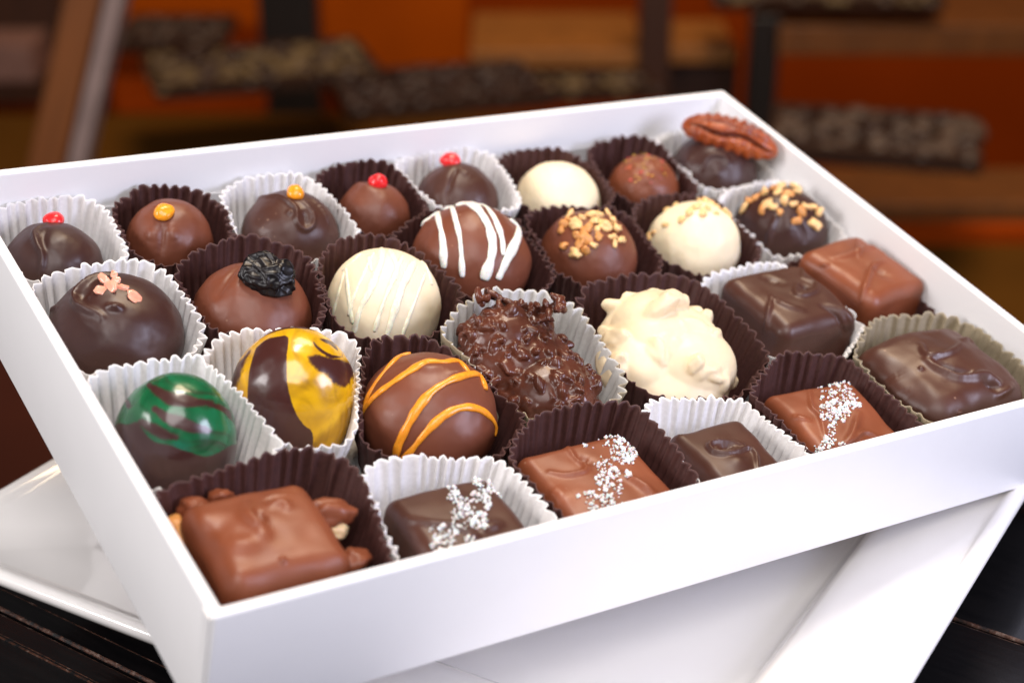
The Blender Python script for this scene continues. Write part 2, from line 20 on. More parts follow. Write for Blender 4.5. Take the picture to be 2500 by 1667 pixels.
TRAYS = [('sweet_tray', -0.2679, 1.75, -0.262, 0.235, 0.135, 0.3, 'long tray of cream and grey sweets in front of the black post', 7, 15, ['grey', 'choc', 'cream', 'grey', 'cream'], 0.0085, 'blurred %s sweet on the long tray', 'sweets on the long tray'), ('sweet_tray', -0.4163, 2.05, -0.3036, 0.13, 0.13, 0.0, 'small tray of dark sweets behind the long tray', 7, 8, ['choc', 'grey', 'choc'], 0.009, 'blurred %s sweet on the small left tray', 'sweets on the small left tray'), ('sweet_tray', -0.0777, 1.7, -0.271, 0.21, 0.13, 0.25, 'dark tray of sweets left of the wooden riser', 6, 10, ['choc', 'choc', 'choc', 'cream'], 0.0115, 'blurred %s sweet on the tray by the riser', 'sweets on the tray by the riser'), ('sweet_tray', 0.0885, 1.8, -0.2975, 0.13, 0.07, 0.1, 'low tray of small sweets below the wooden riser', 4, 9, ['choc', 'cream', 'grey'], 0.008, 'blurred %s sweet on the low tray under the riser', 'sweets under the riser'), ('sweet_tray', 0.3254, 1.45, -0.2417, 0.185, 0.125, -0.22, 'dark tray of chocolates right of the box corner', 6, 9, ['choc', 'choc', 'grey', 'choc', None], 0.011, 'blurred %s chocolate on the right hand tray', 'chocolates on the right tray'), ('sweet_tray', 0.363, 1.95, -0.2295, 0.26, 0.11, -0.05, 'tray of pale wrapped sweets at the top right', 6, 13, ['cream', 'grey', 'cream'], 0.01, 'blurred %s sweet on the top right tray', 'sweets on the top right tray')]
EASEL = {'loc': [-0.3383, 1.3, -0.137], 'lean': 0.3172, 'w': 0.0274, 's': 0.0164}

# ---------------------------------------------------------------- helpers
def tag(o, label=None, cat=None, group=None, kind=None):
    for k, v in (('label', label), ('category', cat), ('group', group), ('kind', kind)):
        if v: o[k] = v
    return o
def empty(name, loc=(0, 0, 0), M=None):
    o = bpy.data.objects.new(name, None); o.empty_display_size = .01; COL.objects.link(o)
    if M is not None: o.matrix_world = M
    else: o.location = loc
    return o
def mesh(name, V, F, mat, parent=None, M=None, smooth=True, midx=None):
    """V in metres, F list/array of faces; one mesh object"""
    me = bpy.data.meshes.new(name)
    me.from_pydata(np.asarray(V, float).tolist(), [], F.tolist() if hasattr(F, 'tolist') else F)
    mats = mat if isinstance(mat, (list, tuple)) else [mat]
    for m in mats: me.materials.append(m)
    if smooth: me.polygons.foreach_set('use_smooth', [True]*len(me.polygons))
    if midx is not None: me.polygons.foreach_set('material_index', np.asarray(midx, dtype=np.int32))
    me.update()
    o = bpy.data.objects.new(name, me); COL.objects.link(o)
    if parent is not None: o.parent = parent
    if M is not None:
        if parent is None: o.matrix_world = M
        else: o.matrix_local = M
    return o
def vattr(o, name, val):
    a = o.data.attributes.new(name, 'FLOAT', 'POINT'); a.data.foreach_set('value', np.asarray(val, dtype=np.float32))

_perm = np.random.default_rng(3).permutation(256); _perm = np.concatenate([_perm, _perm, _perm])
_g = np.random.default_rng(4).normal(size=(256, 3)); _g /= np.linalg.norm(_g, axis=1)[:, None]
def noise(P):
    P = np.asarray(P, float); i = np.floor(P).astype(int); f = P-i; i &= 255
    u = f*f*f*(f*(f*6-15)+10)
    def gr(dx, dy, dz):
        h = _perm[_perm[_perm[i[:, 0]+dx]+i[:, 1]+dy]+i[:, 2]+dz]
        return ((f-np.array([dx, dy, dz]))*_g[h]).sum(1)
    L = lambda a, b, t: a+(b-a)*t
    x = [[L(gr(0, b, c), gr(1, b, c), u[:, 0]) for b in (0, 1)] for c in (0, 1)]
    return L(L(x[0][0], x[0][1], u[:, 1]), L(x[1][0], x[1][1], u[:, 1]), u[:, 2])*1.5
def fbm(P, oct=3):
    s = 0; a = 1
    for k in range(oct): s = s+a*noise(P*2**k+17.3*k); a *= .5
    return s
def gridfaces(nu, nv, wrap_u=False):
    a = np.arange(nu if wrap_u else nu-1)[:, None]; b = np.arange(nv-1)[None, :]
    a2 = (a+1) % nu
    return np.stack([a*nv+b, a2*nv+b, a2*nv+b+1, a*nv+b+1], -1).reshape(-1, 4)
def normals(V, F):
    n = np.cross(V[F[:, 2]]-V[F[:, 0]], V[F[:, 3]]-V[F[:, 1]]); N = np.zeros_like(V)
    for k in range(4): np.add.at(N, F[:, k], n)
    return N/np.maximum(np.linalg.norm(N, axis=1), 1e-12)[:, None]
def cube_grid(n):
    V = {}; out = []; F = []
    for ax in range(3):
        for s in (-1, 1):
            idx = np.empty((n+1, n+1), int)
            for i in range(n+1):
                for j in range(n+1):
                    p = [0, 0, 0]; p[ax] = s*n; p[(ax+1) % 3] = 2*i-n; p[(ax+2) % 3] = 2*j-n; p = tuple(p)
                    if p not in V: V[p] = len(out); out.append(p)
                    idx[i, j] = V[p]
            q = np.stack([idx[:-1, :-1], idx[1:, :-1], idx[1:, 1:], idx[:-1, 1:]], -1).reshape(-1, 4)
            F.append(q if s > 0 else q[:, ::-1])
    return np.array(out, float)/n, np.concatenate(F)
def disc_grid(n, el0):
    """concentric square-to-dome map: directions from straight up down to elevation el0"""
    t = np.linspace(-1, 1, n+1); A, B = np.meshgrid(t, t, indexing='ij'); a, b = A.ravel(), B.ravel()
    r = np.where(np.abs(a) > np.abs(b), a, b)
    with np.errstate(divide='ignore', invalid='ignore'):
        ph = np.where(np.abs(a) > np.abs(b), (math.pi/4)*(b/a), math.pi/2-(math.pi/4)*(a/b))
    ph = np.where((a == 0) & (b == 0), 0, ph)
    x, y = r*np.cos(ph), r*np.sin(ph); rho = np.hypot(x, y); az = np.arctan2(y, x)
    el = math.pi/2-rho*(math.pi/2-el0)
    return np.stack([np.cos(el)*np.cos(az), np.cos(el)*np.sin(az), np.sin(el)], 1), gridfaces(n+1, n+1)
def densify(pts, step=.25):
    p = np.array(pts, float)
    if len(p) < 2: return p
    q = np.vstack([2*p[0]-p[1], p, 2*p[-1]-p[-2]]); out = []
    for i in range(1, len(q)-2):
        n = max(2, int(np.linalg.norm(q[i+1]-q[i])/step)); t = np.linspace(0, 1, n, endpoint=False)[:, None]
        a, b, c, d = q[i-1], q[i], q[i+1], q[i+2]
        out.append(.5*(2*b+(c-a)*t+(2*a-5*b+4*c-d)*t*t+(3*b-a-3*c+d)*t**3))
    return np.vstack(out+[p[-1:]])
def tube(P, N, rw, rh, seg=10, taper=.5):
    """flattened bead along P lying on a surface with normals N"""
    P = np.asarray(P); n = len(P); T = np.gradient(P, axis=0); T /= np.maximum(np.linalg.norm(T, axis=1), 1e-9)[:, None]
    B = np.cross(T, N); B /= np.maximum(np.linalg.norm(B, axis=1), 1e-9)[:, None]; N2 = np.cross(B, T)
    a = np.linspace(0, 2*math.pi, seg, endpoint=False)
    k = np.minimum(np.arange(n), np.arange(n)[::-1]); e = np.sqrt(np.clip((k+.3)/4., 0, 1)); e = 1-(1-e)*taper
    e = e*(1+.13*np.sin(np.arange(n)*.21+P[0, 0]*900)+.07*np.sin(np.arange(n)*.53)+.16*np.sin(np.arange(n)*.093+P[0, 1]*700))
    V = P[:, None]+e[:, None, None]*(np.cos(a)[None, :, None]*rw*B[:, None]+np.sin(a)[None, :, None]*rh*N2[:, None])
    V = V.reshape(-1, 3); F = []
    for i in range(n-1):
        for j in range(seg): F.append((i*seg+j, i*seg+(j+1) % seg, (i+1)*seg+(j+1) % seg, (i+1)*seg+j))
    F.append(tuple(range(seg))[::-1]); F.append(tuple((n-1)*seg+j for j in range(seg)))
    return V, F
def box_vf(x0, x1, y0, y1, z0, z1):
    V = [(x, y, z) for z in (z0, z1) for y in (y0, y1) for x in (x0, x1)]
    return V, [(0, 2, 3, 1), (4, 5, 7, 6), (0, 1, 5, 4), (2, 6, 7, 3), (0, 4, 6, 2), (1, 3, 7, 5)]
def add_bevel(o, w, seg=3, ang=30):
    m = o.modifiers.new('bevel', 'BEVEL'); m.width = w; m.segments = seg; m.limit_method = 'ANGLE'; m.angle_limit = math.radians(ang)
    m.harden_normals = False
    return o
def box(name, x0, x1, y0, y1, z0, z1, mat, parent=None, bev=0, M=None):
    V, F = box_vf(x0, x1, y0, y1, z0, z1); o = mesh(name, V, F, mat, parent, M, smooth=False)
    return add_bevel(o, bev) if bev else o

# ---------------------------------------------------------------- materials
class NT:
    def __init__(s, name):
        s.m = bpy.data.materials.new(name); s.m.use_nodes = True; s.t = s.m.node_tree; s.n = s.t.nodes
        s.b = s.n['Principled BSDF']; s.out = s.n['Material Output']
    def node(s, ty, **kw):
        o = s.n.new(ty)
        for k, v in kw.items(): setattr(o, k, v)
        return o
    def link(s, a, b): s.t.links.new(a, b)
    def coord(s, which='Object'): return s.node('ShaderNodeTexCoord').outputs[which]
    def noise(s, scale, detail=3, rough=.5, vec=None, dist=0):
        o = s.node('ShaderNodeTexNoise'); o.inputs['Scale'].default_value = scale; o.inputs['Detail'].default_value = detail
        o.inputs['Roughness'].default_value = rough; o.inputs['Distortion'].default_value = dist
        s.link(vec if vec is not None else s.coord(), o.inputs['Vector']); return o.outputs['Fac']
    def ramp(s, fac, stops):
        r = s.node('ShaderNodeValToRGB'); e = r.color_ramp.elements
        while len(e) < len(stops): e.new(.5)
        for i, (p, c) in enumerate(stops):
            e[i].position = p; e[i].color = (*c, 1) if hasattr(c, '__len__') else (c, c, c, 1)
        s.link(fac, r.inputs['Fac']); return r.outputs['Color']
    def mix(s, fac, a, b, blend='MIX'):
        m = s.node('ShaderNodeMix', data_type='RGBA', blend_type=blend)
        for sock, v in ((m.inputs[0], fac), (m.inputs[6], a), (m.inputs[7], b)):
            if hasattr(v, 'is_linked'): s.link(v, sock)
            elif isinstance(v, (int, float)): sock.default_value = v
            else: sock.default_value = (*v, 1)
        return m.outputs[2]
    def bump(s, h, strength=.2, dist=.0003):
        b = s.node('ShaderNodeBump'); b.inputs['Strength'].default_value = strength; b.inputs['Distance'].default_value = dist
        s.link(h, b.inputs['Height']); s.link(b.outputs['Normal'], s.b.inputs['Normal']); return b
    def set(s, **kw):
        for k, v in kw.items():
            i = s.b.inputs[k.replace('_', ' ')]
            if hasattr(v, 'is_linked'): s.link(v, i)
            elif hasattr(v, '__len__') and len(v) == 3 and i.type == 'RGBA': i.default_value = (*v, 1)
            else: i.default_value = v
        return s
def plain(name, col, rough=.5, var=.12, scale=40, **kw):
    t = NT(name); c = np.array(col)
    t.set(Base_Color=t.ramp(t.noise(scale), [(.3, tuple(c*(1-var))), (.7, tuple(np.minimum(c*(1+var), 1)))]), Roughness=rough, **kw)
    return t.m
def chocolate(name, col, rough=.36, var=.14, sss=0, specks=.5, speck_col=(.42, .24, .16)):
    t = NT(name); c = np.array(col)
    base = t.ramp(t.noise(70, 3), [(.3, tuple(c*(1-var))), (.72, tuple(np.minimum(c*(1+var), 1)))])
    # tiny pale crumbs and air bubbles
    v = t.node('ShaderNodeTexVoronoi'); v.inputs['Scale'].default_value = 330; t.link(t.coord(), v.inputs['Vector'])
    big = t.noise(160, 1)
    sp = t.ramp(v.outputs['Distance'], [(.07, 1.), (.13, 0.)])
    gate = t.ramp(big, [(.60, 0.), (.66, specks)])
    f = t.mix(1., sp, gate, 'MULTIPLY')
    t.set(Base_Color=t.mix(f, base, speck_col))
    t.set(Roughness=t.ramp(t.noise(110, 4), [(.3, rough-.01), (.7, rough+.12)]), Specular_IOR_Level=.45)
    b = t.bump(t.noise(240, 2, .5), .045, .0006)
    if sss:
        t.set(Subsurface_Weight=sss, Subsurface_Radius=(1, .7, .4), Subsurface_Scale=.0025)
    return t.m
M_ = {}
M_['milk'] = chocolate('milk_chocolate', (.165, .049, .025), .37)
M_['milk_warm'] = chocolate('milk_chocolate_warm', (.205, .056, .023), .38)
M_['dark'] = chocolate('dark_chocolate', (.044, .0155, .0118), .35, speck_col=(.25, .14, .1))
M_['dark_brown'] = chocolate('dark_brown_chocolate', (.064, .0225, .0145), .36, speck_col=(.3, .18, .12))
M_['cluster_dark'] = chocolate('cluster_chocolate', (.095, .027, .0145), .24, var=.4, specks=.2)
M_['white'] = chocolate('white_chocolate', (.88, .75, .52), .40, var=.03, sss=.22, specks=.25, speck_col=(.75, .55, .3))
M_['cluster_white'] = chocolate('white_cluster_chocolate', (.79, .645, .43), .40, var=.10, sss=.12, specks=.25, speck_col=(.7, .45, .2))
def candy(name, col, rough=.3, sss=.3):
    t = NT(name); c = np.array(col)
    t.set(Base_Color=t.ramp(t.noise(900, 3), [(.3, tuple(c*.85)), (.7, tuple(np.minimum(c*1.12, 1)))]), Roughness=rough, Subsurface_Weight=sss, Subsurface_Scale=.0015)
    t.bump(t.noise(700, 2), .12, .0004); return t.m
M_['icing_white'] = candy('white_icing', (.90, .87, .80), .3)
M_['icing_cream'] = candy('cream_icing', (.93, .83, .63), .36)
M_['icing_orange'] = candy('orange_icing', (.86, .31, .022), .28, .2)
M_['red_drop'] = candy('red_candy', (.80, .022, .025), .25, .2)
M_['orange_drop'] = candy('orange_candy', (.90, .33, .018), .2, .2)
M_['nut'] = candy('toasted_nut', (.82, .53, .23), .45, .2)
M_['nut_dark'] = candy('roasted_nut', (.62, .28, .08), .45, .1)
M_['nut_cream'] = candy('cream_nut', (.72, .52, .28), .45, .2)
M_['flake_pink'] = candy('copper_pink_sugar', (.84, .36, .25), .14, .3)
M_['berry'] = candy('dried_berry', (.22, .012, .010), .3, .1)
def salt_mat():
    t = NT('sea_salt'); t.set(Base_Color=(.76, .735, .735), Roughness=.16, Subsurface_Weight=.5, Subsurface_Scale=.001); return t.m
M_['salt'] = salt_mat()
def raisin_mat():
    t = NT('black_raisin'); t.set(Base_Color=t.ramp(t.noise(500, 3), [(.35, (.004, .0035, .005)), (.7, (.013, .009, .009))]), Roughness=.33, Specular_IOR_Level=.32)
    t.bump(t.noise(300, 1), .1, .0005); return t.m
M_['raisin'] = raisin_mat()
def pecan_mat():
    t = NT('pecan_nut'); a = t.node('ShaderNodeAttribute', attribute_name='groove')
    c = t.ramp(t.noise(260, 3), [(.3, (.20, .030, .009)), (.7, (.40, .088, .017))])
    t.set(Base_Color=t.mix(a.outputs['Fac'], c, (.07, .010, .005)), Roughness=.28)
    t.bump(t.noise(700, 4), .4, .0006); return t.m
M_['pecan'] = pecan_mat()
def painted(name, paint_cols, base, base_rough):
    t = NT(name); a = t.node('ShaderNodeAttribute', attribute_name='paint')
    n = t.noise(420, 4); n2 = t.noise(1500, 2)
    edge = t.node('ShaderNodeMath', operation='MULTIPLY_ADD'); t.link(n, edge.inputs[0]); edge.inputs[1].default_value = .42; t.link(a.outputs['Fac'], edge.inputs[2])
    e2 = t.node('ShaderNodeMath', operation='MULTIPLY_ADD'); t.link(n2, e2.inputs[0]); e2.inputs[1].default_value = .22; t.link(edge.outputs[0], e2.inputs[2])
    f = t.ramp(e2.outputs[0], [(.76, 0.), (.93, 1.)])
    col = t.ramp(t.noise(110, 3, dist=1.0), [(.3, paint_cols[0]), (.55, paint_cols[1]), (.8, paint_cols[2])])
    tn = t.node('ShaderNodeAttribute', attribute_name='tone'); col = t.mix(tn.outputs['Fac'], col, tuple(np.array(paint_cols[0])*.33+np.array(base)*.45))
    t.set(Base_Color=t.mix(f, base, col), Roughness=t.mix(f, (base_rough,)*3, (.24,)*3), Coat_Weight=.35, Coat_Roughness=.14)
    t.bump(t.noise(600, 3), .03, .0005); return t.m
M_['green_shell'] = painted('green_marbled_shell', [(.003, .060, .020), (.008, .115, .040), (.014, .165, .105)], (.042, .013, .011), .33)
M_['yellow_shell'] = painted('yellow_marbled_shell', [(.40, .20, .004), (.66, .36, .005), (.78, .46, .012)], (.052, .014, .011), .30)
def paper(name, col, edge=None, trans=.25, rough=.75, fib=.06, sheen=0):
    t = NT(name); c = np.array(col)
    cc = t.ramp(t.noise(900, 4, .6), [(.3, tuple(c*(1-fib))), (.7, tuple(np.minimum(c*(1+fib), 1)))])
    t.set(Base_Color=cc, Roughness=rough, Sheen_Weight=sheen); t.bump(t.noise(1400, 3), .12, .0003)
    if trans:
        tr = t.node('ShaderNodeBsdfTranslucent'); t.link(cc, tr.inputs['Color']); mx = t.node('ShaderNodeMixShader'); mx.inputs[0].default_value = trans
        t.link(t.b.outputs[0], mx.inputs[1]); t.link(tr.outputs[0], mx.inputs[2]); t.link(mx.outputs[0], t.out.inputs['Surface'])
    return t.m
M_['cup_white'] = paper('white_cup_paper', (.91, .895, .89), trans=.14)
M_['cup_white_edge'] = paper('white_cup_edge', (.93, .915, .90), trans=.14)
M_['cup_brown'] = paper('brown_cup_paper', (.066, .0225, .0190), trans=.10, rough=.62, fib=.2)
M_['cup_brown_edge'] = paper('brown_cup_edge', (.13, .062, .055), trans=.1, rough=.7)
M_['cup_kraft'] = paper('kraft_cup_paper', (.40, .33, .22), trans=.25)
M_['cup_kraft_edge'] = paper('kraft_cup_edge', (.46, .39, .27), trans=.2)
M_['cup_inner'] = paper('waxed_cup_lining', (.72, .71, .68), trans=.15, rough=.5)
def card(name, col, rough=.42):
    t = NT(name); c = np.array(col)
    t.set(Base_Color=t.ramp(t.noise(90, 4), [(.3, tuple(c*.985)), (.7, tuple(c))]), Roughness=rough)
    h = t.node('ShaderNodeMath', operation='MULTIPLY_ADD'); t.link(t.noise(17, 2), h.inputs[0]); h.inputs[1].default_value = 9.; t.link(t.noise(800, 4), h.inputs[2])
    t.bump(h.outputs[0], .06, .0004); return t.m
M_['card'] = card('white_box_card', (.86, .855, .865))
M_['liner'] = card('box_lining_card', (.85, .84, .86))
def ceramic():
    t = NT('glazed_white_ceramic'); t.set(Base_Color=t.ramp(t.noise(25, 2), [(.3, (.80, .78, .765)), (.7, (.835, .815, .80))]), Roughness=.12, Coat_Weight=.6, Coat_Roughness=.05)
    t.bump(t.noise(60, 2), .02, .001); return t.m
M_['ceramic'] = ceramic()
def lacquer():
    t = NT('black_lacquered_wood'); co = t.coord()
    mp = t.node('ShaderNodeMapping'); mp.inputs['Scale'].default_value = (.12, 1, 1); t.link(co, mp.inputs['Vector'])
    grain = t.noise(420, 5, .6, mp.outputs[0]); wear = t.noise(22, 5, .65)
    base = t.ramp(grain, [(.35, (.0025, .0023, .0028)), (.75, (.0065, .0056, .006))])
    t.set(Base_Color=t.mix(t.ramp(wear, [(.655, 0.), (.685, 1.)]), base, (.16, .045, .012)))
    t.set(Roughness=t.ramp(t.noise(40, 4), [(.35, .08), (.7, .26)])); t.bump(t.mix(.5, grain, t.noise(70, 4)), .09, .0012); return t.m
M_['lacquer'] = lacquer()
def worn():
    t = NT('worn_plank_edge'); n = t.noise(330, 5, .7)
    t.set(Base_Color=t.ramp(n, [(.40, (.006, .005, .005)), (.54, (.07, .024, .012)), (.70, (.20, .15, .125))]), Roughness=.55); t.bump(n, .6, .001); return t.m
M_['worn'] = worn()
def wood(name, col, rough=.5, var=.25):
    t = NT(name); mp = t.node('ShaderNodeMapping'); mp.inputs['Scale'].default_value = (1, 1, .08); t.link(t.coord(), mp.inputs['Vector']); c = np.array(col)
    t.set(Base_Color=t.ramp(t.noise(45, 5, .6, mp.outputs[0], 1.0), [(.3, tuple(c*(1-var))), (.7, tuple(np.minimum(c*(1+var), 1)))]), Roughness=rough); return t.m
# ---------------------------------------------------------------- frame of the tilted box
BM = Matrix(((EX[0], EY[0], NN[0], ORG[0]), (EX[1], EY[1], NN[1], ORG[1]), (EX[2], EY[2], NN[2], ORG[2]), (0, 0, 0, 1)))
mmx = .001
def at(x, y, z=0): return BM @ Matrix.Translation((x*mmx, y*mmx, z*mmx))
# ---------------------------------------------------------------- gift box
gb = tag(empty('gift_box', M=BM), 'open white card gift box holding rows of chocolates, tilted on the plate', 'gift box')
L_, W_, T_, HZ = .240, .1628, .0024, .0285
def rect(x0, x1, y0, y1, z): return [(x0, y0, z), (x1, y0, z), (x1, y1, z), (x0, y1, z)]
V = rect(0, L_, 0, W_, -.0015)+rect(0, L_, 0, W_, HZ)+rect(T_, L_-T_, T_, W_-T_, HZ)+rect(T_, L_-T_, T_, W_-T_, 0)
F = [(3, 2, 1, 0), (12, 13, 14, 15)]
for a, b in ((0, 4), (4, 8), (8, 12)):
    for i in range(4): F.append((a+i, a+(i+1) % 4, b+(i+1) % 4, b+i))
add_bevel(mesh('box_tray', V, F, M_['card'], gb, smooth=True), .0007, 4)
i0, i1 = T_+.0001, T_+.0006
V = rect(i0, L_-i0, i0, W_-i0, .0002)+rect(i0, L_-i0, i0, W_-i0, .0155)+rect(i1, L_-i1, i1, W_-i1, .0155)+rect(i1, L_-i1, i1, W_-i1, .0002)
F = []
for a, b in ((0, 4), (4, 8), (8, 12), (12, 0)):
    for i in range(4): F.append((a+i, a+(i+1) % 4, b+(i+1) % 4, b+i))
mesh('card_lining', V, F, M_['liner'], gb, smooth=False)
box('wrap_fold', -.00042, -.00004, .0007, .0036, -.0010, .0279, M_['card'], gb)
for xx in (.03, .12): box('prop_flap', xx, xx+.0006, .07, .14, -.040 if xx < .1 else -.030, -.0017, M_['card'], gb)

# ---------------------------------------------------------------- chocolates
disc_cache = {}; CG = cube_grid(84); CS = cube_grid(8); CT = cube_grid(5)
class Piece:
    def __init__(s, k):
        s.k = k; s.x, s.y, s.rx, s.ry, s.H = PIECES[k]; s.rx *= mmx; s.ry *= mmx; s.H *= mmx
        s.u, s.v, s.w = (np.array(q) for q in FRAME[k]); s.c = np.array([0, 0, .5*s.H]); s.ft = FEAT.get(k, {})
    def uvw(s, V): d = V-s.c; return d@s.u, d@s.v, d@s.w
    def prep(s):
        s.N = normals(s.V, s.F); a, b, c = s.uvw(s.V); s.UV = np.stack([a, b], 1); s.front = (s.N@s.w) > -.12
        s.fV, s.fN, s.fUV = s.V[s.front], s.N[s.front], s.UV[s.front]
    def surf(s, p):
        """surface point and normal seen at (u, v) millimetres on the side turned to the shopper"""
        P, N = [], []
        for q in np.atleast_2d(np.array(p, float)):
            d = ((s.fUV-q*mmx)**2).sum(1); i = np.argpartition(d, 4)[:4]; w = 1/(d[i]+1e-9); w /= w.sum()
            P.append((s.fV[i]*w[:, None]).sum(0)); n = (s.fN[i]*w[:, None]).sum(0); N.append(n/np.linalg.norm(n))
        return np.array(P), np.array(N)
    def ridges(s):
        for pts, w, h in s.ft.get('ridges', []):
            P, _ = s.surf(densify(pts, .3)); nP = len(P); s.N = normals(s.V, s.F)
            d = np.full(len(s.V), 9.); 
            near = np.where(np.linalg.norm(s.V-P.mean(0), axis=1) < .02)[0]
            D = np.linalg.norm(s.V[near][:, None]-P[None], axis=2); j = D.argmin(1); d[near] = D.min(1)
            end = np.ones(len(s.V))
            if nP > 4:
                e = np.minimum(j+1, nP-j)/(nP*.35); end[near] = np.clip(.35+.65*e, 0, 1)
            s.V = s.V+s.N*(h*(1.3 if s.k in DOMES else 1.75)*mmx*end*np.exp(-(d/(w*mmx))**2))[:, None]
        s.prep()
    def obj(s, name, mat, label, cat='chocolate', group='chocolates in the gift box'):
        s.o = mesh(name, s.V, s.F, mat, None, at(s.x, s.y, .25)); tag(s.o, label, cat, group); return s.o
def dome(k, seed, irr=.03, straight=0, power=1.0, n=176):
    p = Piece(k)
    if n not in disc_cache: disc_cache[n] = disc_grid(n, -.92)
    d, p.F = disc_cache[n]; H = p.H; zc = .45*H; rr = np.hypot(d[:, 0], d[:, 1])
    hor = np.where(d[:, 2] > 0, rr**power, rr+(1-rr)*straight)/np.maximum(rr, 1e-9)
    V = np.stack([d[:, 0]*hor*p.rx, d[:, 1]*hor*p.ry, np.where(d[:, 2] > 0, zc+d[:, 2]*(H-zc), zc+d[:, 2]*zc*1.24)], 1)
    k_ = 1+irr*fbm(d*1.25+seed*3.1, 2)+.006*fbm(d*4+seed, 2)
    V[:, :2] *= k_[:, None]; V[:, 2] = np.maximum(V[:, 2]*(1+.5*(k_-1)), 0)
    p.V = V; p.prep(); p.ridges(); return p
def square(k, seed, r=.0036, rz=.0034, irr=.0006, rot=0, dome_=.0012, flare=.05):
    p = Piece(k); c, p.F = CG; h = np.array([p.rx, p.ry, p.H/2]); q = c*h
    inn = h-np.array([r, r, rz]); cl = np.clip(q, -inn, inn); d = (q-cl)/np.array([r, r, rz]); l = np.linalg.norm(d, axis=1)
    q = cl+np.array([r, r, rz])*d/np.maximum(l, 1e-9)[:, None]
    t = (q[:, 2]+h[2])/(2*h[2]); q[:, :2] *= (1+flare*(1-t)**2)[:, None]
    q[:, 2] += h[2]; q[:, 2] += t*dome_*(1-(q[:, 0]/h[0])**2)*(1-(q[:, 1]/h[1])**2)
    nn = normals(q, p.F); q = q+nn*(irr*fbm(q*75+seed*7.7, 1)+irr*.22*fbm(q*210+seed, 1))[:, None]
    a = math.radians(rot); q[:, :2] = q[:, :2]@np.array([[math.cos(a), math.sin(a)], [-math.sin(a), math.cos(a)]])
    q[:, 2] = np.maximum(q[:, 2], 0); p.V = q; p.prep(); p.ridges(); return p
def basis(n, ang=0, lean=None):
    n = Vector(n).normalized(); a = Vector((0, 0, 1)) if abs(n.z) < .9 else Vector((1, 0, 0))
    x = a.cross(n).normalized(); y = n.cross(x)
    x2 = x*math.cos(ang)+y*math.sin(ang); y2 = n.cross(x2)
    return Matrix((x2, y2, n)).transposed().to_4x4()
def chunk(size, seed, rough=.3, grid=CT, freq=1.1):
    d = grid[0]/np.linalg.norm(grid[0], axis=1)[:, None]
    V = d*(1+rough*noise(d*freq+seed*5.3)+rough*.4*noise(d*freq*2.7+seed*2.1))[:, None]
    return V*np.array(size), grid[1]
def drop(p, mat, size=2.2, tall=.8):
    (P,), (N,) = p.surf(p.ft['dot']); size *= 1.12; d = CS[0]/np.linalg.norm(CS[0], axis=1)[:, None]
    V = d*np.array([size, size*.92, size*tall])*mmx; V[:, 2] = np.where(V[:, 2] < 0, V[:, 2]*.45, V[:, 2]); V *= (1+.13*noise(d*1.2+p.x))[:, None]
    n = N*.55+np.array([0, 0, .6]); n = n+.15*p.w
    mesh('candy_drop', V, CS[1], mat, p.o, Matrix.Translation(Vector(P+N*.0004)) @ basis(n, p.x))
def stripes(p, mat, name='icing_stripe', flat=.45, sink=.15):
    for pts, w in p.ft['lines']:
        P, N = p.surf(densify(pts, .35))
        for _ in range(3):
            P[1:-1] = (P[:-2]+2*P[1:-1]+P[2:])/4; N[1:-1] = (N[:-2]+2*N[1:-1]+N[2:])/4
        N /= np.linalg.norm(N, axis=1)[:, None]; rw = w*(.58 if p.k == 'B3' else .62)*mmx
        V, F = tube(P+N*rw*sink, N, rw, max(rw*flat, .0004)); mesh(name, V, F, mat, p.o)
def scatter_bits(p, key, name, mats, size, rough=.35, jitter=.35, flatness=.75, seed=1):
    r = random.Random(seed)
    for i, q in enumerate(p.ft[key]):
        (P,), (N,) = p.surf(q); L = size*(.75+.55*r.random()); s = (L*mmx, L*(.55+.3*r.random())*mmx, L*(.42+.2*r.random())*flatness*mmx)
        V, F = chunk(s, seed*31+i, rough)
        n = N+np.array([r.uniform(-1, 1) for _ in range(3)])*jitter
        mesh(name, V, F, mats[r.randrange(len(mats))], p.o, Matrix.Translation(Vector(P+N*s[2]*.45)) @ basis(n, r.uniform(0, 6.28)))
def salted(p, seed):
    r = np.random.default_rng(seed); Vs, Fs, n0 = [], [], 0
    c8 = np.array([(x, y, z) for z in (-1, 1) for y in (-1, 1) for x in (-1, 1)], float); f6 = np.array([(0, 2, 3, 1), (4, 5, 7, 6), (0, 1, 5, 4), (2, 6, 7, 3), (0, 4, 6, 2), (1, 3, 7, 5)])
    for (cx, cy, rad, cnt) in p.ft['salt']:
        for i in range(int(cnt*1.35)):
            a, rr = r.uniform(0, 6.28), rad*math.sqrt(r.uniform(0, 1)); q0 = np.array((cx+rr*math.cos(a), cy+rr*math.sin(a)))*mmx; (P,), (N,) = p.surf(q0*1e3)
            e_ = P-p.c
            if math.hypot(e_@p.u-q0[0], e_@p.v-q0[1]) > .0005: continue
            s = min(.68, .25*math.exp(r.normal()*.38))*np.array([1, r.uniform(.7, 1), r.uniform(.5, .9)])*mmx
            q = c8*(1+r.uniform(-.42, .18, c8.shape))*s; A = np.linalg.qr(r.normal(size=(3, 3)))[0]
            if np.linalg.det(A) < 0: A[:, 0] *= -1
            up = .15+r.uniform(0, .9)*max(0, 1-rr/rad) if cnt > 10 else .15
            Vs.append(q@A.T+P+N*(up*.75*mmx)); Fs.append(f6+n0); n0 += 8
    o = mesh('sea_salt', np.concatenate(Vs), np.concatenate(Fs), M_['salt'], p.o, smooth=False); o['kind'] = 'stuff'
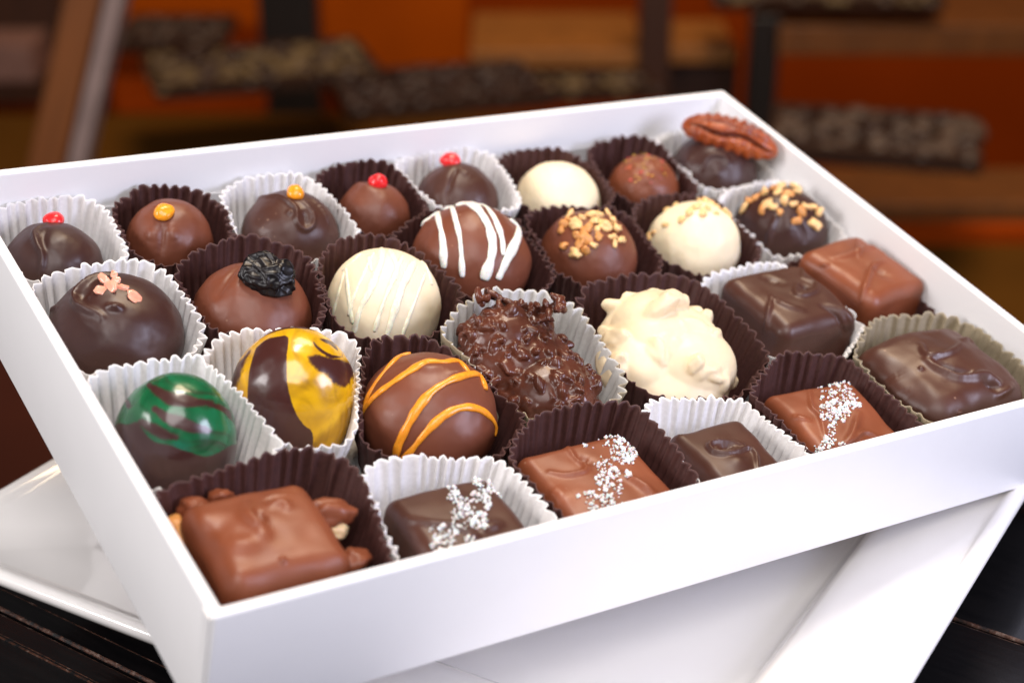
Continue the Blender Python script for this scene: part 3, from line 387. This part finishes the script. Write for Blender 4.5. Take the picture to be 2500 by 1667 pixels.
def voxel(V, F, size, smooth):
    me = bpy.data.meshes.new('t'); me.from_pydata(V.tolist(), [], F.tolist()); o = bpy.data.objects.new('t', me); COL.objects.link(o)
    m = o.modifiers.new('r', 'REMESH'); m.mode = 'VOXEL'; m.voxel_size = size
    if smooth: s = o.modifiers.new('s', 'SMOOTH'); s.factor = .5; s.iterations = smooth
    ev = o.evaluated_get(bpy.context.evaluated_depsgraph_get()).to_mesh()
    V = np.empty(len(ev.vertices)*3); ev.vertices.foreach_get('co', V); F = [tuple(q.vertices) for q in ev.polygons]
    bpy.data.objects.remove(o); bpy.data.meshes.remove(me); return V.reshape(-1, 3), F
def euler(a, b, c):
    return np.array(Matrix.Rotation(a, 3, 'X') @ Matrix.Rotation(b, 3, 'Y') @ Matrix.Rotation(c, 3, 'Z'))

# back row, from the left
p = dome('A1', 1); p.obj('truffle', M_['dark'], 'dark chocolate dome with a red candy drop, in the back left corner'); drop(p, M_['red_drop'], 2.5)
p = dome('A2', 2, power=.92); p.obj('truffle', M_['milk'], 'milk chocolate dome with an orange candy drop and a dimple below it'); drop(p, M_['orange_drop'], 2.5, .72)
p = dome('A3', 3); p.obj('truffle', M_['dark_brown'], 'dark chocolate dome with an orange candy drop beside a looped ridge'); drop(p, M_['orange_drop'], 2.3, .9)
p = dome('A4', 4, power=.9); p.obj('truffle', M_['milk'], 'small milk chocolate dome with a red candy drop'); drop(p, M_['red_drop'], 2.3, 1.0)
p = dome('A5', 5, irr=.04); p.obj('truffle', M_['dark_brown'], 'dark chocolate dome with a red candy drop, sixth behind the white striped one'); p.o['label'] = 'dark chocolate dome with a red candy drop, right of the small milk one'; drop(p, M_['red_drop'], 2.8, .8)
p = dome('A6', 6, irr=.02, power=.95); p.obj('truffle', M_['white'], 'plain smooth white chocolate dome without topping in the back row')
p = dome('A7', 7, irr=.03)
g0 = np.array(p.ft['glitter'][0])*mmx; dd = np.linalg.norm(p.UV-g0, axis=1); bmp = np.exp(-(dd/.0062)**4)*(p.N@p.w > -.2)
p.V = p.V+p.N*(bmp*(.00035*np.abs(noise(p.V*900))+.0006*noise(p.V*330)))[:, None]; p.prep()
p.obj('truffle', M_['milk_warm'], 'milk chocolate dome with a rough top dusted in gold glitter')
gold = plain('gold_glitter', (.95, .62, .12), .25, Metallic=.8); pink = plain('pink_glitter', (.85, .10, .09), .3)
r = np.random.default_rng(5); Vs, Fs, mi = [], [], []
for i in range(46):
    a, rr = r.uniform(0, 6.28), 6.2*math.sqrt(r.uniform(0, 1)); (P,), (N,) = p.surf((g0[0]*1e3+rr*math.cos(a), g0[1]*1e3+rr*.8*math.sin(a)))
    q, f = chunk((r.uniform(.16, .34)*mmx,)*3, i, .5, cube_grid(2)); Vs.append(q+P+N*.0002); Fs.append(f+i*len(q)); mi += [int(i % 3 == 0)]*len(f)
mesh('glitter', np.concatenate(Vs), np.concatenate(Fs), [gold, pink], p.o, midx=mi)['kind'] = 'stuff'
p = dome('A8', 8); p.obj('truffle', M_['dark'], 'dark chocolate dome topped with a whole pecan half')
n = 120; s_, t_ = np.meshgrid(np.linspace(-1, 1, n), np.linspace(0, 2*math.pi, 96, endpoint=False), indexing='ij'); s_, t_ = s_.ravel(), t_.ravel()
prof = np.sqrt(np.clip(1-np.abs(s_)**2.3, 0, 1)); th = np.where(t_ > math.pi, t_-2*math.pi, t_)
wob = .14*np.sin(s_*6); gr = sum(np.exp(-((th-c-wob*k)/w)**2)*a for c, w, k, a in ((.95, .13, 1, 1), (2.15, .13, -1, 1), (1.55, .10, .3, .55)))
gr = gr*np.clip(prof*1.4-.2, 0, 1); wr = np.sin(s_*34+2*np.sin(th*3))*np.clip(np.cos(th-.3), 0, 1)+np.sin(s_*30+1)*np.clip(-np.cos(th), 0, 1)
rad = prof*(1-.38*gr+.085*wr*prof+.05*noise(np.stack([s_*9, np.cos(t_)*3, np.sin(t_)*3], 1)))
pv = np.stack([s_*.0152, np.cos(t_)*.0060*rad, np.where(np.sin(t_) > 0, np.sin(t_)*.0050, np.sin(t_)*.0025)*rad], 1); pv[:, 2] -= .0016*s_**2
fp = gridfaces(n, 96); a_ = np.arange(n-1)*96; fp = np.concatenate([fp, np.stack([a_+95, a_+191, a_+96, a_], 1)])
ax = Vector(p.u*.955-p.v*.297); up = Vector((0, 0, .75)+.5*p.w); up = (up-ax*up.dot(ax)).normalized(); wd = up.cross(ax)
(P,), _ = p.surf((0, 99)); 
cu, cv = p.ft['pecan'][0]; base = p.c+p.u*cu*mmx+p.v*cv*mmx; kz = (p.H+.0010-base[2])/p.w[2]; base = base+p.w*kz
o = mesh('pecan_half', pv, fp, M_['pecan'], p.o, Matrix.Translation(Vector(base)) @ Matrix((ax, wd, up)).transposed().to_4x4()); vattr(o, 'groove', np.clip(gr*1.15, 0, 1))
# second row
p = dome('B1', 11, irr=.035); p.obj('truffle', M_['dark'], 'large dark chocolate dome with a folded ridge and copper pink sugar flakes')
scatter_bits(p, 'flake', 'sugar_flake', [M_['flake_pink']], 1.75, .45, .7, .55, 4)
p = dome('B2', 12); p.obj('truffle', M_['milk'], 'milk chocolate dome with a black raisin on top')
d = cube_grid(34); dd = d[0]/np.linalg.norm(d[0], axis=1)[:, None]; wp = np.stack([noise(dd*1.6+k) for k in (1.5, 5.5, 8.5)], 1)*.38; f1 = np.sqrt(noise((dd+wp)*1.5+3)**2+.002); f2 = np.sqrt(noise((dd*np.array([1, 1.5, 1])+wp)*2.1+9)**2+.002)
q = dd*np.array([6.1, 4.9, 3.3])*mmx*(1.22-.40*f1-.20*f2+.14*noise(dd*1.2+2))[:, None]
(P,), (N,) = p.surf(p.ft['raisin']); nz = Vector(.55*p.w+.45*N).normalized(); xx = Vector(p.u*.96-p.v*.28); xx = (xx-nz*xx.dot(nz)).normalized()
mesh('raisin', q, d[1], M_['raisin'], p.o, Matrix.Translation(Vector(P+N*.0016)) @ Matrix((xx, nz.cross(xx), nz)).transposed().to_4x4())
p = dome('B3', 13, irr=.018, power=.95); p.obj('truffle', M_['white'], 'tall white chocolate dome with cream drizzle stripes'); stripes(p, M_['icing_cream'], 'icing_stripe', .5, 0)
p = dome('B4', 14); p.obj('truffle', M_['milk'], 'large milk chocolate dome with bold white icing stripes'); stripes(p, M_['icing_white'])
p = dome('B5', 15, power=.9); p.obj('truffle', M_['milk'], 'milk chocolate dome sprinkled with chopped toasted nuts'); scatter_bits(p, 'nut', 'nut_piece', [M_['nut'], M_['nut'], M_['nut_dark']], 1.6, .6, .6, 1, 7)
p = dome('B6', 16, irr=.035); p.obj('truffle', M_['white'], 'white chocolate dome with golden nut crumbs around its peak'); scatter_bits(p, 'nut', 'nut_piece', [M_['nut'], M_['nut']], 1.25, .4, .5, 1, 8)
p = dome('B7', 17, irr=.04); p.obj('truffle', M_['dark'], 'dark chocolate dome sprinkled with golden chopped nuts'); scatter_bits(p, 'nut', 'nut_piece', [M_['nut'], M_['nut'], M_['nut_dark']], 1.6, .6, .6, 1, 9)
# third row
def inside(uv, poly):
    poly = densify(list(poly)+[poly[0]], .8)*mmx; x, y = uv[:, 0], uv[:, 1]; c = np.zeros(len(uv), bool); dmin = np.full(len(uv), 1.)
    for i in range(len(poly)):
        a, b = poly[i], poly[(i+1) % len(poly)]
        k = (a[1] > y) != (b[1] > y)
        with np.errstate(divide='ignore', invalid='ignore'): c ^= k & (x < (b[0]-a[0])*(y-a[1])/(b[1]-a[1])+a[0])
        ab = b-a; t = np.clip(((uv-a)@ab)/max(ab@ab, 1e-12), 0, 1); dmin = np.minimum(dmin, np.linalg.norm(uv-a-t[:, None]*ab, axis=1))
    return np.where(c, dmin, -dmin)
def streak(uv, pts, w):
    q = densify(pts, .3)*mmx; D = np.linalg.norm(uv[:, None]-q[None], axis=2); j = D.argmin(1)
    e = np.minimum(j+2, len(q)+1-j)/(len(q)*.4); return (w*mmx*np.clip(e, .25, 1))-D.min(1)
p = dome('C1', 21, irr=.012, straight=.85, n=220); p.obj('shell_bonbon', M_['green_shell'], 'glossy dark shell bonbon with marbled green paint')
m = np.clip(.5+inside(p.UV, p.ft['paint'])/.0006, 0, 1); m = np.where(p.N@p.w > -.1, m, 1.*(p.V[:, 2] > p.H*.55))
for pts, w in p.ft['streaks']: m = np.minimum(m, np.clip(.36-streak(p.UV, pts, w)/.0024, 0, 1)) if w > .6 else np.minimum(m, np.clip(.5-streak(p.UV, pts, w)/.0012, 0, 1))
fb = fbm(np.stack([p.UV[:, 0]*70+p.UV[:, 1]*25, p.UV[:, 1]*620+p.UV[:, 0]*170+1.2*noise(p.V*160), p.V[:, 2]*0], 1), 3); m = m-.34*np.clip(fb-.15, 0, 1); vattr(p.o, 'tone', np.clip((fb+.05)*1.1, 0, .85))
vattr(p.o, 'paint', m)
p = dome('C2', 22, irr=.012, straight=.35, n=220); p.obj('shell_bonbon', M_['yellow_shell'], 'glossy dark shell bonbon with marbled yellow paint')
m = np.ones(len(p.V))
for i, poly in enumerate(p.ft['brown']): m = np.minimum(m, np.clip(.5-inside(p.UV, poly)/(.0007 if i == 0 else .0034), 0, 1))
for pts, w in p.ft['streaks']: m = np.minimum(m, np.clip(.5-streak(p.UV, pts, w)/.0006, 0, 1))
fb = fbm(np.stack([p.UV[:, 0]*260+2.2*noise(p.V*90), p.UV[:, 1]*100+1.5*noise(p.V*90+7), p.V[:, 2]*0], 1), 3); m = m-.20*np.clip(fb-.18, 0, 1); vattr(p.o, 'tone', np.clip((fb-.12)*.9, 0, .7))
vattr(p.o, 'paint', m)
p = dome('C3', 23, irr=.02); p.obj('truffle', M_['milk'], 'large milk chocolate dome with wavy orange icing stripes'); stripes(p, M_['icing_orange'], 'icing_stripe', .55)
# the two clusters: many coated grains fused into one skin
def cluster(k, seed, n, sz, voxel_size, smooth, mound, spikes, name, mat, label, var=1.0):
    p = Piece(k); r = np.random.default_rng(seed); Vs, Fs, n0 = [], [], 0
    def put(V, F):
        nonlocal n0
        Vs.append(V); Fs.append(F+n0); n0 += len(V)
    d = CS[0]/np.linalg.norm(CS[0], axis=1)[:, None]
    for (cx, cy, cz, ax_, ay_, az_) in mound: put(d*np.array([ax_, ay_, az_])*mmx+np.array([cx, cy, cz])*mmx, CS[1])
    for i in range(n):
        m = mound[r.choice(len(mound))]; e = r.normal(size=3); e[2] = abs(e[2])*.9-.25; e /= np.linalg.norm(e)
        c = np.array(m[:3])+e*np.array(m[3:])*(r.uniform(.90, 1.05) if sz < 4 else r.uniform(.80, .97)); L = sz*r.uniform(.6, 1.3)*var
        V, F = chunk((L*mmx, L*r.uniform(.45, .7)*mmx, L*r.uniform(.4, .62)*mmx), seed+i, .28, CT)
        put(V@euler(*r.uniform(0, 6.28, 3)).T+c*mmx, F)
    for (a, b, L, cnt) in spikes:
        for i in range(cnt):
            q = p.c+p.u*(a+r.normal()*1.2)*mmx+p.v*(b+r.normal()*1.0)*mmx+p.w*r.normal()*1.5*mmx
            V, F = chunk((L*mmx*r.uniform(.7, 1.2), L*.45*mmx, L*.4*mmx), seed+99+i, .3, CT); put(V@euler(*r.uniform(0, 6.28, 3)).T+q, F)
    p.V, F = voxel(np.concatenate(Vs), np.concatenate(Fs), voxel_size, smooth)
    p.V[:, 2] = np.maximum(p.V[:, 2], 0)
    p.o = mesh(name, p.V, F, mat, None, at(p.x, p.y, .25)); tag(p.o, label, 'chocolate', 'chocolates in the gift box'); return p
SPK4 = FEAT['C4']['spikes']; SPK5 = FEAT['C5']['spikes']
cluster('C4', 41, 560, 1.9, .00032, 2, [(0, 0, 9, 15.2, 18, 9.5), (0, 5, 15, 14, 12, 9.5), (-1.5, 9.5, 18, 11.5, 9, 9.8), (2.5, -6, 13.5, 12.5, 11, 9)], SPK4, 'crisp_cluster', M_['cluster_dark'], 'rough dark chocolate cluster of crisped rice, spiky on top')
cluster('C5', 58, 64, 5.2, .0004, 6, [(0, -1, 10, 16.5, 17, 10), (0, 5, 15, 14, 12.5, 11.5), (1, 9.5, 18, 12, 9, 10), (4, -4, 14, 13, 11.5, 10.5), (-7, 2, 13, 10.5, 12.5, 9.5), (7, 3.5, 14, 10.5, 11, 11)], SPK5, 'nut_cluster', M_['cluster_white'], 'lumpy white chocolate cluster of whole nuts')
# squares
p = square('C6', 31, rot=2, irr=.0008); p.obj('chocolate_square', M_['dark_brown'], 'dark chocolate square with curled ridges beside the lumpy white cluster')
p = square('C7', 32, rot=8, irr=.0007); p.obj('chocolate_square', M_['milk_warm'], 'milk chocolate square without salt leaning near the right box wall')
p = square('D1', 33, r=.0042, rz=.0045, irr=.0009, dome_=.002, flare=.03); p.obj('chocolate_square', M_['milk_warm'], 'thick milk chocolate square with nut bits at its sides, in the front corner')
def side_bits(p, L):
    for i, (uv, size, mat, name) in enumerate(L):
        (cu, cv, dep) = uv; q = p.c+p.u*cu*mmx+p.v*cv*mmx+p.w*dep*mmx
        V, F = chunk(tuple(s*mmx for s in size), 70+i+p.x, .3, CS, 1.4)
        mesh(name, V, F, M_[mat], p.o, Matrix.Translation(Vector(q)) @ basis(p.v, i*.7))
side_bits(p, FEAT['D1']['side'])
p = square('D2', 34, irr=.0007, r=.003); p.obj('chocolate_square', M_['dark_brown'], 'dark chocolate square topped with sea salt'); salted(p, 2)
p = square('D3', 35, irr=.0008, r=.003); p.obj('chocolate_square', M_['milk_warm'], 'milk chocolate square with sea salt, next to the salted dark one'); salted(p, 3)
p = square('D4', 36, irr=.0008, r=.003, rot=-2); p.obj('chocolate_square', M_['dark_brown'], 'small dark chocolate square with a curled loop on top, between two salted ones')
p = square('D5', 37, irr=.0008, r=.003, rot=-5); p.obj('chocolate_square', M_['milk_warm'], 'milk chocolate square with sea salt, left of the big dark slab'); salted(p, 4)
p = square('D6', 38, irr=.0012, r=.0055, rz=.005, rot=2, dome_=.003); p.obj('chocolate_square', M_['dark_brown'], 'big wavy dark chocolate slab with nuts at its left end')
side_bits(p, FEAT['D6']['side'])

# ---------------------------------------------------------------- fluted paper cups
TILT = dict(A5=.3, A8=.2, A6=1.2, B3=3.6, C4=3.2, B4=1, B5=1.2, C2=1, C5=2.4, C6=1.6, C7=.8, D1=1, D2=1, D3=1, D4=-.4, D5=1, D6=1)
def choc_r(k, th):
    x, y, rx, ry, H = PIECES[k]; pw = 2 if k in DOMES else 5
    return (np.abs(np.cos(th)/rx)**pw+np.abs(np.sin(th)/ry)**pw)**(-1/pw)
def cup(k, kind, hz, label, seed, np_=42):
    cx, cy, R0 = CUPS[k]; px, py, rx, ry, H = PIECES[k]; per = 10; n = np_*per; th = np.linspace(0, 2*math.pi, n, endpoint=False)
    cr = choc_r(k, th); offx, offy = px-cx, py-cy
    need = np.hypot(offx+cr*np.cos(th), offy+cr*np.sin(th)); tn = np.arctan2(offy+cr*np.sin(th), offx+cr*np.cos(th)) % (2*math.pi)
    o_ = np.argsort(tn); need = np.interp(th, tn[o_], need[o_], period=2*math.pi)
    free = np.full(n, R0) if R0 else need+4.6
    free = free*1.06; inv = free**-14.
    wi = (rx+ry)/2+2
    for j in CUPS:
        if j == k: continue
        ex_, ey_ = CUPS[j][0]-cx, CUPS[j][1]-cy; d = math.hypot(ex_, ey_)
        if d > 60: continue
        m = d*wi/(wi+(PIECES[j][2]+PIECES[j][3])/2+2); c = np.cos(th-math.atan2(ey_, ex_)); inv += np.where(c > .05, (m-.40)/np.maximum(c, .05), 1e3)**-14.
    for nx, ny, dd in ((1, 0, 236.7-cx), (-1, 0, cx-3.3), (0, 1, 159.6-cy), (0, -1, cy-3.3)):
        c = nx*np.cos(th)+ny*np.sin(th); inv += np.where(c > .05, dd/np.maximum(c, .05), 1e3)**-14.
    R = inv**(-1/14.); R = R*(1+.022*noise(np.stack([np.cos(th)*2.6+seed, np.sin(th)*2.6, th*0+seed*.7], 1)))
    k_ = np.hanning(21); k_ /= k_.sum(); R = np.convolve(np.concatenate([R[-10:], R, R[:10]]), k_, 'valid')
    s0 = seed*1.7; circ = lambda f, s: noise(np.stack([np.cos(th)*f+s, np.sin(th)*f, th*0+s*.3], 1))
    phi = np_*th+2.6*circ(3.2, s0)+1.3*circ(9, s0+5); sk = .55*circ(2, s0+20); tri = np.arcsin(.94*np.sin(phi+sk*np.sin(phi)+.35*np.cos(phi)))/1.27
    amp_c = np.clip(1-(np.minimum(free, 40)/R-1.0)*.9, .68, 1); tri = tri+.18*np.sin(2*phi+1)
    pi_ = np.floor(phi/math.pi).astype(int) % (2*np_); rg_ = np.random.default_rng(seed*7); pa = rg_.uniform(.55, 1.35, 2*np_+2); ph_ = rg_.normal(size=2*np_+2)*.22
    amp = pa[pi_]*(.80+.30*circ(2.5, s0+9)+.25*circ(8, s0+3))*amp_c; hk = np.convolve(np.concatenate([ph_[pi_][-3:], ph_[pi_], ph_[pi_][:3]]), np.ones(7)/7, 'valid'); hh = hz+hk+1.1*circ(1.1, s0+2)+.5*circ(3, s0+12)+.30*circ(6, s0+3)+.10*tri+TILT.get(k, 2.1)*np.sin(th+.35)
    base = np.minimum(R-2.0, np.maximum(need*.93+.2, R*.80))
    ts = np.array([0, .04, .12, .25, .4, .55, .7, .82, .92, .97, 1.0]); rings = []
    for t in ts:
        r = base+(R-base)*t**.85
        zz = t*hh
        prof = math.sqrt(max(0, 1-((max(zz.mean()-.45*H, 0))/(.55*H))**2)) if k in DOMES else (1. if zz.mean() < H-3 else .9)
        rin = need*(prof if zz.mean() < H else 0)+.35+amp*.6
        r = np.maximum(r, np.where(t > .3, rin*min(1, .86+.4*t), 0)) if t < .95 else np.maximum(r, rin-.3)
        r = r+amp*(.30+.85*t)*tri*(t > 0)
        rings.append(np.stack([r*np.cos(th), r*np.sin(th), zz+.15], 1)*mmx)
    nr = len(ts); V1 = np.concatenate(rings)
    idx = lambda i, j: i*n+(j % n)
    j = np.arange(n); q = np.concatenate([np.stack([i*n+j, i*n+(j+1) % n, (i+1)*n+(j+1) % n, (i+1)*n+j], 1) for i in range(nr-1)])
    N = normals(V1, q); V2 = V1-N*.00013; m = len(V1)
    q2 = q[:, ::-1]+m; top = (nr-1)*n+j; rim = np.stack([top, (nr-1)*n+(j+1) % n, m+(nr-1)*n+(j+1) % n, m+top], 1)
    V = np.concatenate([V1, V2, [[0, 0, .00015]]]); F = q.tolist()+q2.tolist()+rim.tolist()+[(m+int(a), m+int((a+1) % n), 2*m) for a in j]
    mi = [0]*len(q)+[1]*len(q2)+[2]*len(rim)+[1]*n
    mats = {'w': ('cup_white', 'cup_white', 'cup_white_edge'), 'b': ('cup_brown', 'cup_brown', 'cup_brown_edge'), 'k': ('cup_kraft', 'cup_inner', 'cup_kraft_edge'), 't': ('cup_kraft', 'cup_kraft', 'cup_kraft_edge')}[kind]
    o = mesh('paper_cup', V, F, [M_[a] for a in mats], None, at(cx, cy, .05), midx=mi); tag(o, label, 'paper cup', 'fluted paper cups in the gift box')
for i, (k, kind, hz, lab) in enumerate(CUPLIST): cup(k, kind, hz, lab, i+1, 44 if CUPS[k][2] > 20.5 else (34 if CUPS[k][2] < 17 else 39))

# ---------------------------------------------------------------- plate
def rsq(h, cr, n=40):
    P = []
    for c, (sx, sy) in enumerate(((1, 1), (-1, 1), (-1, -1), (1, -1))):
        a0 = c*math.pi/2
        for i in range(n+1): a = a0+i/n*math.pi/2; P.append((sx*(h-cr)+cr*math.cos(a), sy*(h-cr)+cr*math.sin(a)))
    Q = []
    for i in range(len(P)):   # extra points along the straight sides
        Q.append(P[i])
        if i % (n+1) == n:
            a, b = np.array(P[i]), np.array(P[(i+1) % len(P)])
            for s in range(1, 24): Q.append(tuple(a+(b-a)*s/24))
    return Q
prof = [(60, .3, 12), (70, 0, 12), (73, .8, 12), (90, 7, 10), (106, 14.2, 9), (112.5, 17.6, 8), (114.2, 19.6, 8), (114.6, 21, 8), (114.0, 22.1, 8), (112.6, 22.5, 8), (110.8, 22.0, 8), (109.4, 21.0, 8), (107.5, 20.3, 8), (98, 18.8, 8), (88, 17.2, 8), (84.5, 16.5, 8), (83.2, 15.9, 8), (82.2, 14.8, 8), (79.8, 11.4, 8), (78.6, 10.5, 8), (76.5, 10.1, 8), (73, 10.0, 8), (40, 10.0, 6), (10, 10.0, 3)]
loops = [rsq(h, c) for h, z, c in prof]; n = len(loops[0])
V = [(x*mmx, y*mmx, z*mmx) for lp, (h, z, c) in zip(loops, prof) for x, y in lp]; F = []
for i in range(len(prof)-1):
    for j in range(n): F.append((i*n+j, i*n+(j+1) % n, (i+1)*n+(j+1) % n, (i+1)*n+j))
F.append(tuple(range(n))[::-1]); F.append(tuple((len(prof)-1)*n+j for j in range(n)))
tag(mesh('plate', V, F, M_['ceramic'], None, Matrix.Translation((.0094, .392, .0004)) @ Matrix.Rotation(math.radians(-30.3), 4, 'Z')), 'square glossy white ceramic plate under the gift box', 'plate')

# ---------------------------------------------------------------- table of black lacquered planks
tb = tag(empty('table', M=Matrix.Rotation(math.atan2(-.57, .82), 4, 'Z')), 'black lacquered plank table with worn edges under the plate', 'table')
edges = [-49, 84.5, 218, 351, 484]
for a, b in zip(edges[:-1], edges[1:]):
    V, F = box_vf(-.335, .60, (a+.55)*mmx, (b-.55)*mmx, -.028, 0)
    V = np.array(V); o = mesh('plank', V, F, [M_['lacquer'], M_['worn']], tb, smooth=True); add_bevel(o, .0007, 2); o.modifiers[0].material = 1
    if a == 84.5:
        for yy, w in ((210.3, .28), (211.2, .12)): box('scratch', -.335, -.05, (yy-w)*mmx, (yy+w)*mmx, -.0001, .00006, M_['worn'], o)
    if a == 218: box('scratch', -.335, -.20, 224.4*mmx, 224.7*mmx, -.0001, .00006, M_['worn'], o)
box('table_apron', -.30, .56, -.02, .45, -.09, -.0285, M_['lacquer'], tb)

# ---------------------------------------------------------------- shop behind (out of focus)
bm = {'orange': plain('orange_panel', (.38, .064, .0005), .9, .1, 3, Specular_IOR_Level=.08), 'red': plain('red_brown_panel', (.27, .036, .0005), .9, .1, 3, Specular_IOR_Level=.08), 'deepred': plain('deep_red_brown_panel', (.085, .013, .0015), .6, .3, 5), 'olive': plain('olive_brown_board', (.085, .032, .002), .8, .2, 4, Specular_IOR_Level=.1),
      'wood': wood('shelf_wood', (.27, .10, .018)), 'post': wood('easel_wood', (.21, .066, .015)), 'brownwood': wood('brown_ledge_wood', (.13, .042, .006)), 'darkwood': wood('dark_wood', (.045, .014, .005)), 'black': plain('black_post_metal', (.012, .008, .006), .4),
      'steel': plain('grey_metal_strip', (.30, .21, .185), .5), 'tray': plain('dark_tray', (.030, .012, .006), .7, Specular_IOR_Level=.15), 'paper': plain('grey_tray_paper', (.33, .25, .19), .7, .2, 20),
      'choc': plain('tray_chocolate', (.026, .010, .006), .5), 'cream': plain('tray_cream_sweet', (.125, .078, .031), .6), 'grey': plain('tray_silver_wrap', (.075, .046, .032), .5), 'floor': plain('shop_floor_brown', (.055, .02, .004), .5, .2, 3), 'pinkbox': plain('pinkish_pack', (.18, .09, .07), .6)}
def bgbox(name, dims, mat, label, cat, group=None):
    x0, x1, y0, y1, z0, z1 = dims; o = box(name, x0, x1, y0, y1, z0, z1, bm[mat], None, .002); return tag(o, label, cat, group)
fl = box('floor', -4, 4.5, .7, 3.4, -1.02, -1.0, bm['floor']); fl['kind'] = 'structure'
for it in BG: bgbox(*it)
e = EASEL
er = tag(empty('easel_leg', e['loc']), 'leaning wooden easel leg with a grey metal strip, far left', 'easel'); er.rotation_euler = (0, e['lean'], 0)
box('wooden_leg', -e['w'], 0, -.02, .02, -.55, .35, bm['post'], er, .003); box('metal_strip', .002, e['s'], -.016, .024, -.55, .35, bm['steel'], er, .002)
sphere = cube_grid(6); sd = sphere[0]/np.linalg.norm(sphere[0], axis=1)[:, None]
for (name, x, y, z, w, d, rot, label, rows, cols, mats, rad, plab, grp) in TRAYS:
    t = tag(empty(name, (x, y, z)), label, 'tray'); t.rotation_euler = (0, 0, rot)
    box('tray_base', -w/2, w/2, -d/2, d/2, 0, .006, bm['tray'], t, .001)
    for a in ((-w/2, -w/2+.006, -d/2, d/2), (w/2-.006, w/2, -d/2, d/2), (-w/2+.0062, w/2-.0062, -d/2, -d/2+.006), (-w/2+.0062, w/2-.0062, d/2-.006, d/2)): box('tray_rim', *a, .0062, .016, bm['tray'], t, .001)
    protos = {}
    for i in range(cols):
        for j in range(rows):
            mk = mats[int(noise(np.array([[i*.9+x*7, j*.8, 3.3]]))[0]*2.2+len(mats)*.5) % len(mats)]
            if mk is None: continue
            lx = -w/2+(i+.5)*w/cols+random.uniform(-.006, .006); ly = -d/2+(j+.5)*d/rows+random.uniform(-.008, .008)
            c, s = math.cos(rot), math.sin(rot)
            if mk not in protos:
                V = sd*np.array([rad, rad, rad*.8])*(1+.08*noise(sd*1.4+i))[:, None]; V[:, 2] = np.maximum(V[:, 2], -rad*.45); o = mesh('display_sweet', V, sphere[1], bm[mk]); protos[mk] = o
            else: o = protos[mk].copy(); COL.objects.link(o)
            o.location = (x+c*lx-s*ly, y+s*lx+c*ly, z+.0065+rad*.45); o.rotation_euler = (random.uniform(-.2, .2), 0, random.uniform(0, 6)); o.scale = (random.uniform(.7, 1.25), random.uniform(.7, 1.15), random.uniform(.5, .9)); tag(o, plab % {'choc': 'dark', 'cream': 'cream coloured', 'grey': 'silvery grey'}[mk], 'chocolate', grp)

# ---------------------------------------------------------------- light
w = bpy.data.worlds.new('World'); sc.world = w; w.use_nodes = True; bgn = w.node_tree.nodes['Background']; bgn.inputs[0].default_value = (1, .93, .92, 1); bgn.inputs[1].default_value = .045
def area(name, loc, target, size, power, col, size_y=None):
    l = bpy.data.lights.new(name, 'AREA'); l.energy = power; l.color = col; l.size = size; l.shape = 'DISK'
    if size_y: l.shape = 'RECTANGLE'; l.size_y = size_y
    o = bpy.data.objects.new(name, l); COL.objects.link(o); o.location = loc
    o.rotation_euler = (Vector(target)-Vector(loc)).to_track_quat('-Z', 'Y').to_euler(); return o
C0 = (0, .38, .06)
area('softbox_key', (-.70, .02, .43), C0, .36, 4.6, (1, .95, .95))
area('softbox_fill', (.60, .10, .28), (.03, .31, .05), .30, 4.1, (.76, .775, 1))
area('bounce_lamp', (.05, -.42, 1.02), C0, .80, 11.2, (1, .955, .945))
area('ceiling_lamp', (.08, .60, 1.15), C0, .28, 6.8, (1, .90, .80))
area('added_shop_fill', (.3, 1.2, 1.5), (.1, 2.5, -.5), .8, 27, (1, .74, .48))  # added warm fill without a visible source, brightens the shop background
# ---------------------------------------------------------------- camera and picture
cd = bpy.data.cameras.new('camera'); cam = bpy.data.objects.new('camera', cd); COL.objects.link(cam); sc.camera = cam
cam.location = (0, 0, .24); cam.rotation_euler = (math.radians(65), 0, 0)
cd.sensor_width = 36; cd.lens = 36*3866/2352; cd.clip_start = .01; cd.clip_end = 50
cd.dof.use_dof = True; cd.dof.focus_distance = .398; cd.dof.aperture_fstop = 10.3
sc.view_settings.view_transform = 'Standard'; sc.view_settings.look = 'None'; sc.view_settings.exposure = .03; sc.view_settings.gamma = 1
sc.render.engine = 'CYCLES'; sc.cycles.use_denoising = True; sc.cycles.max_bounces = 10; sc.cycles.caustics_reflective = False; sc.cycles.caustics_refractive = False
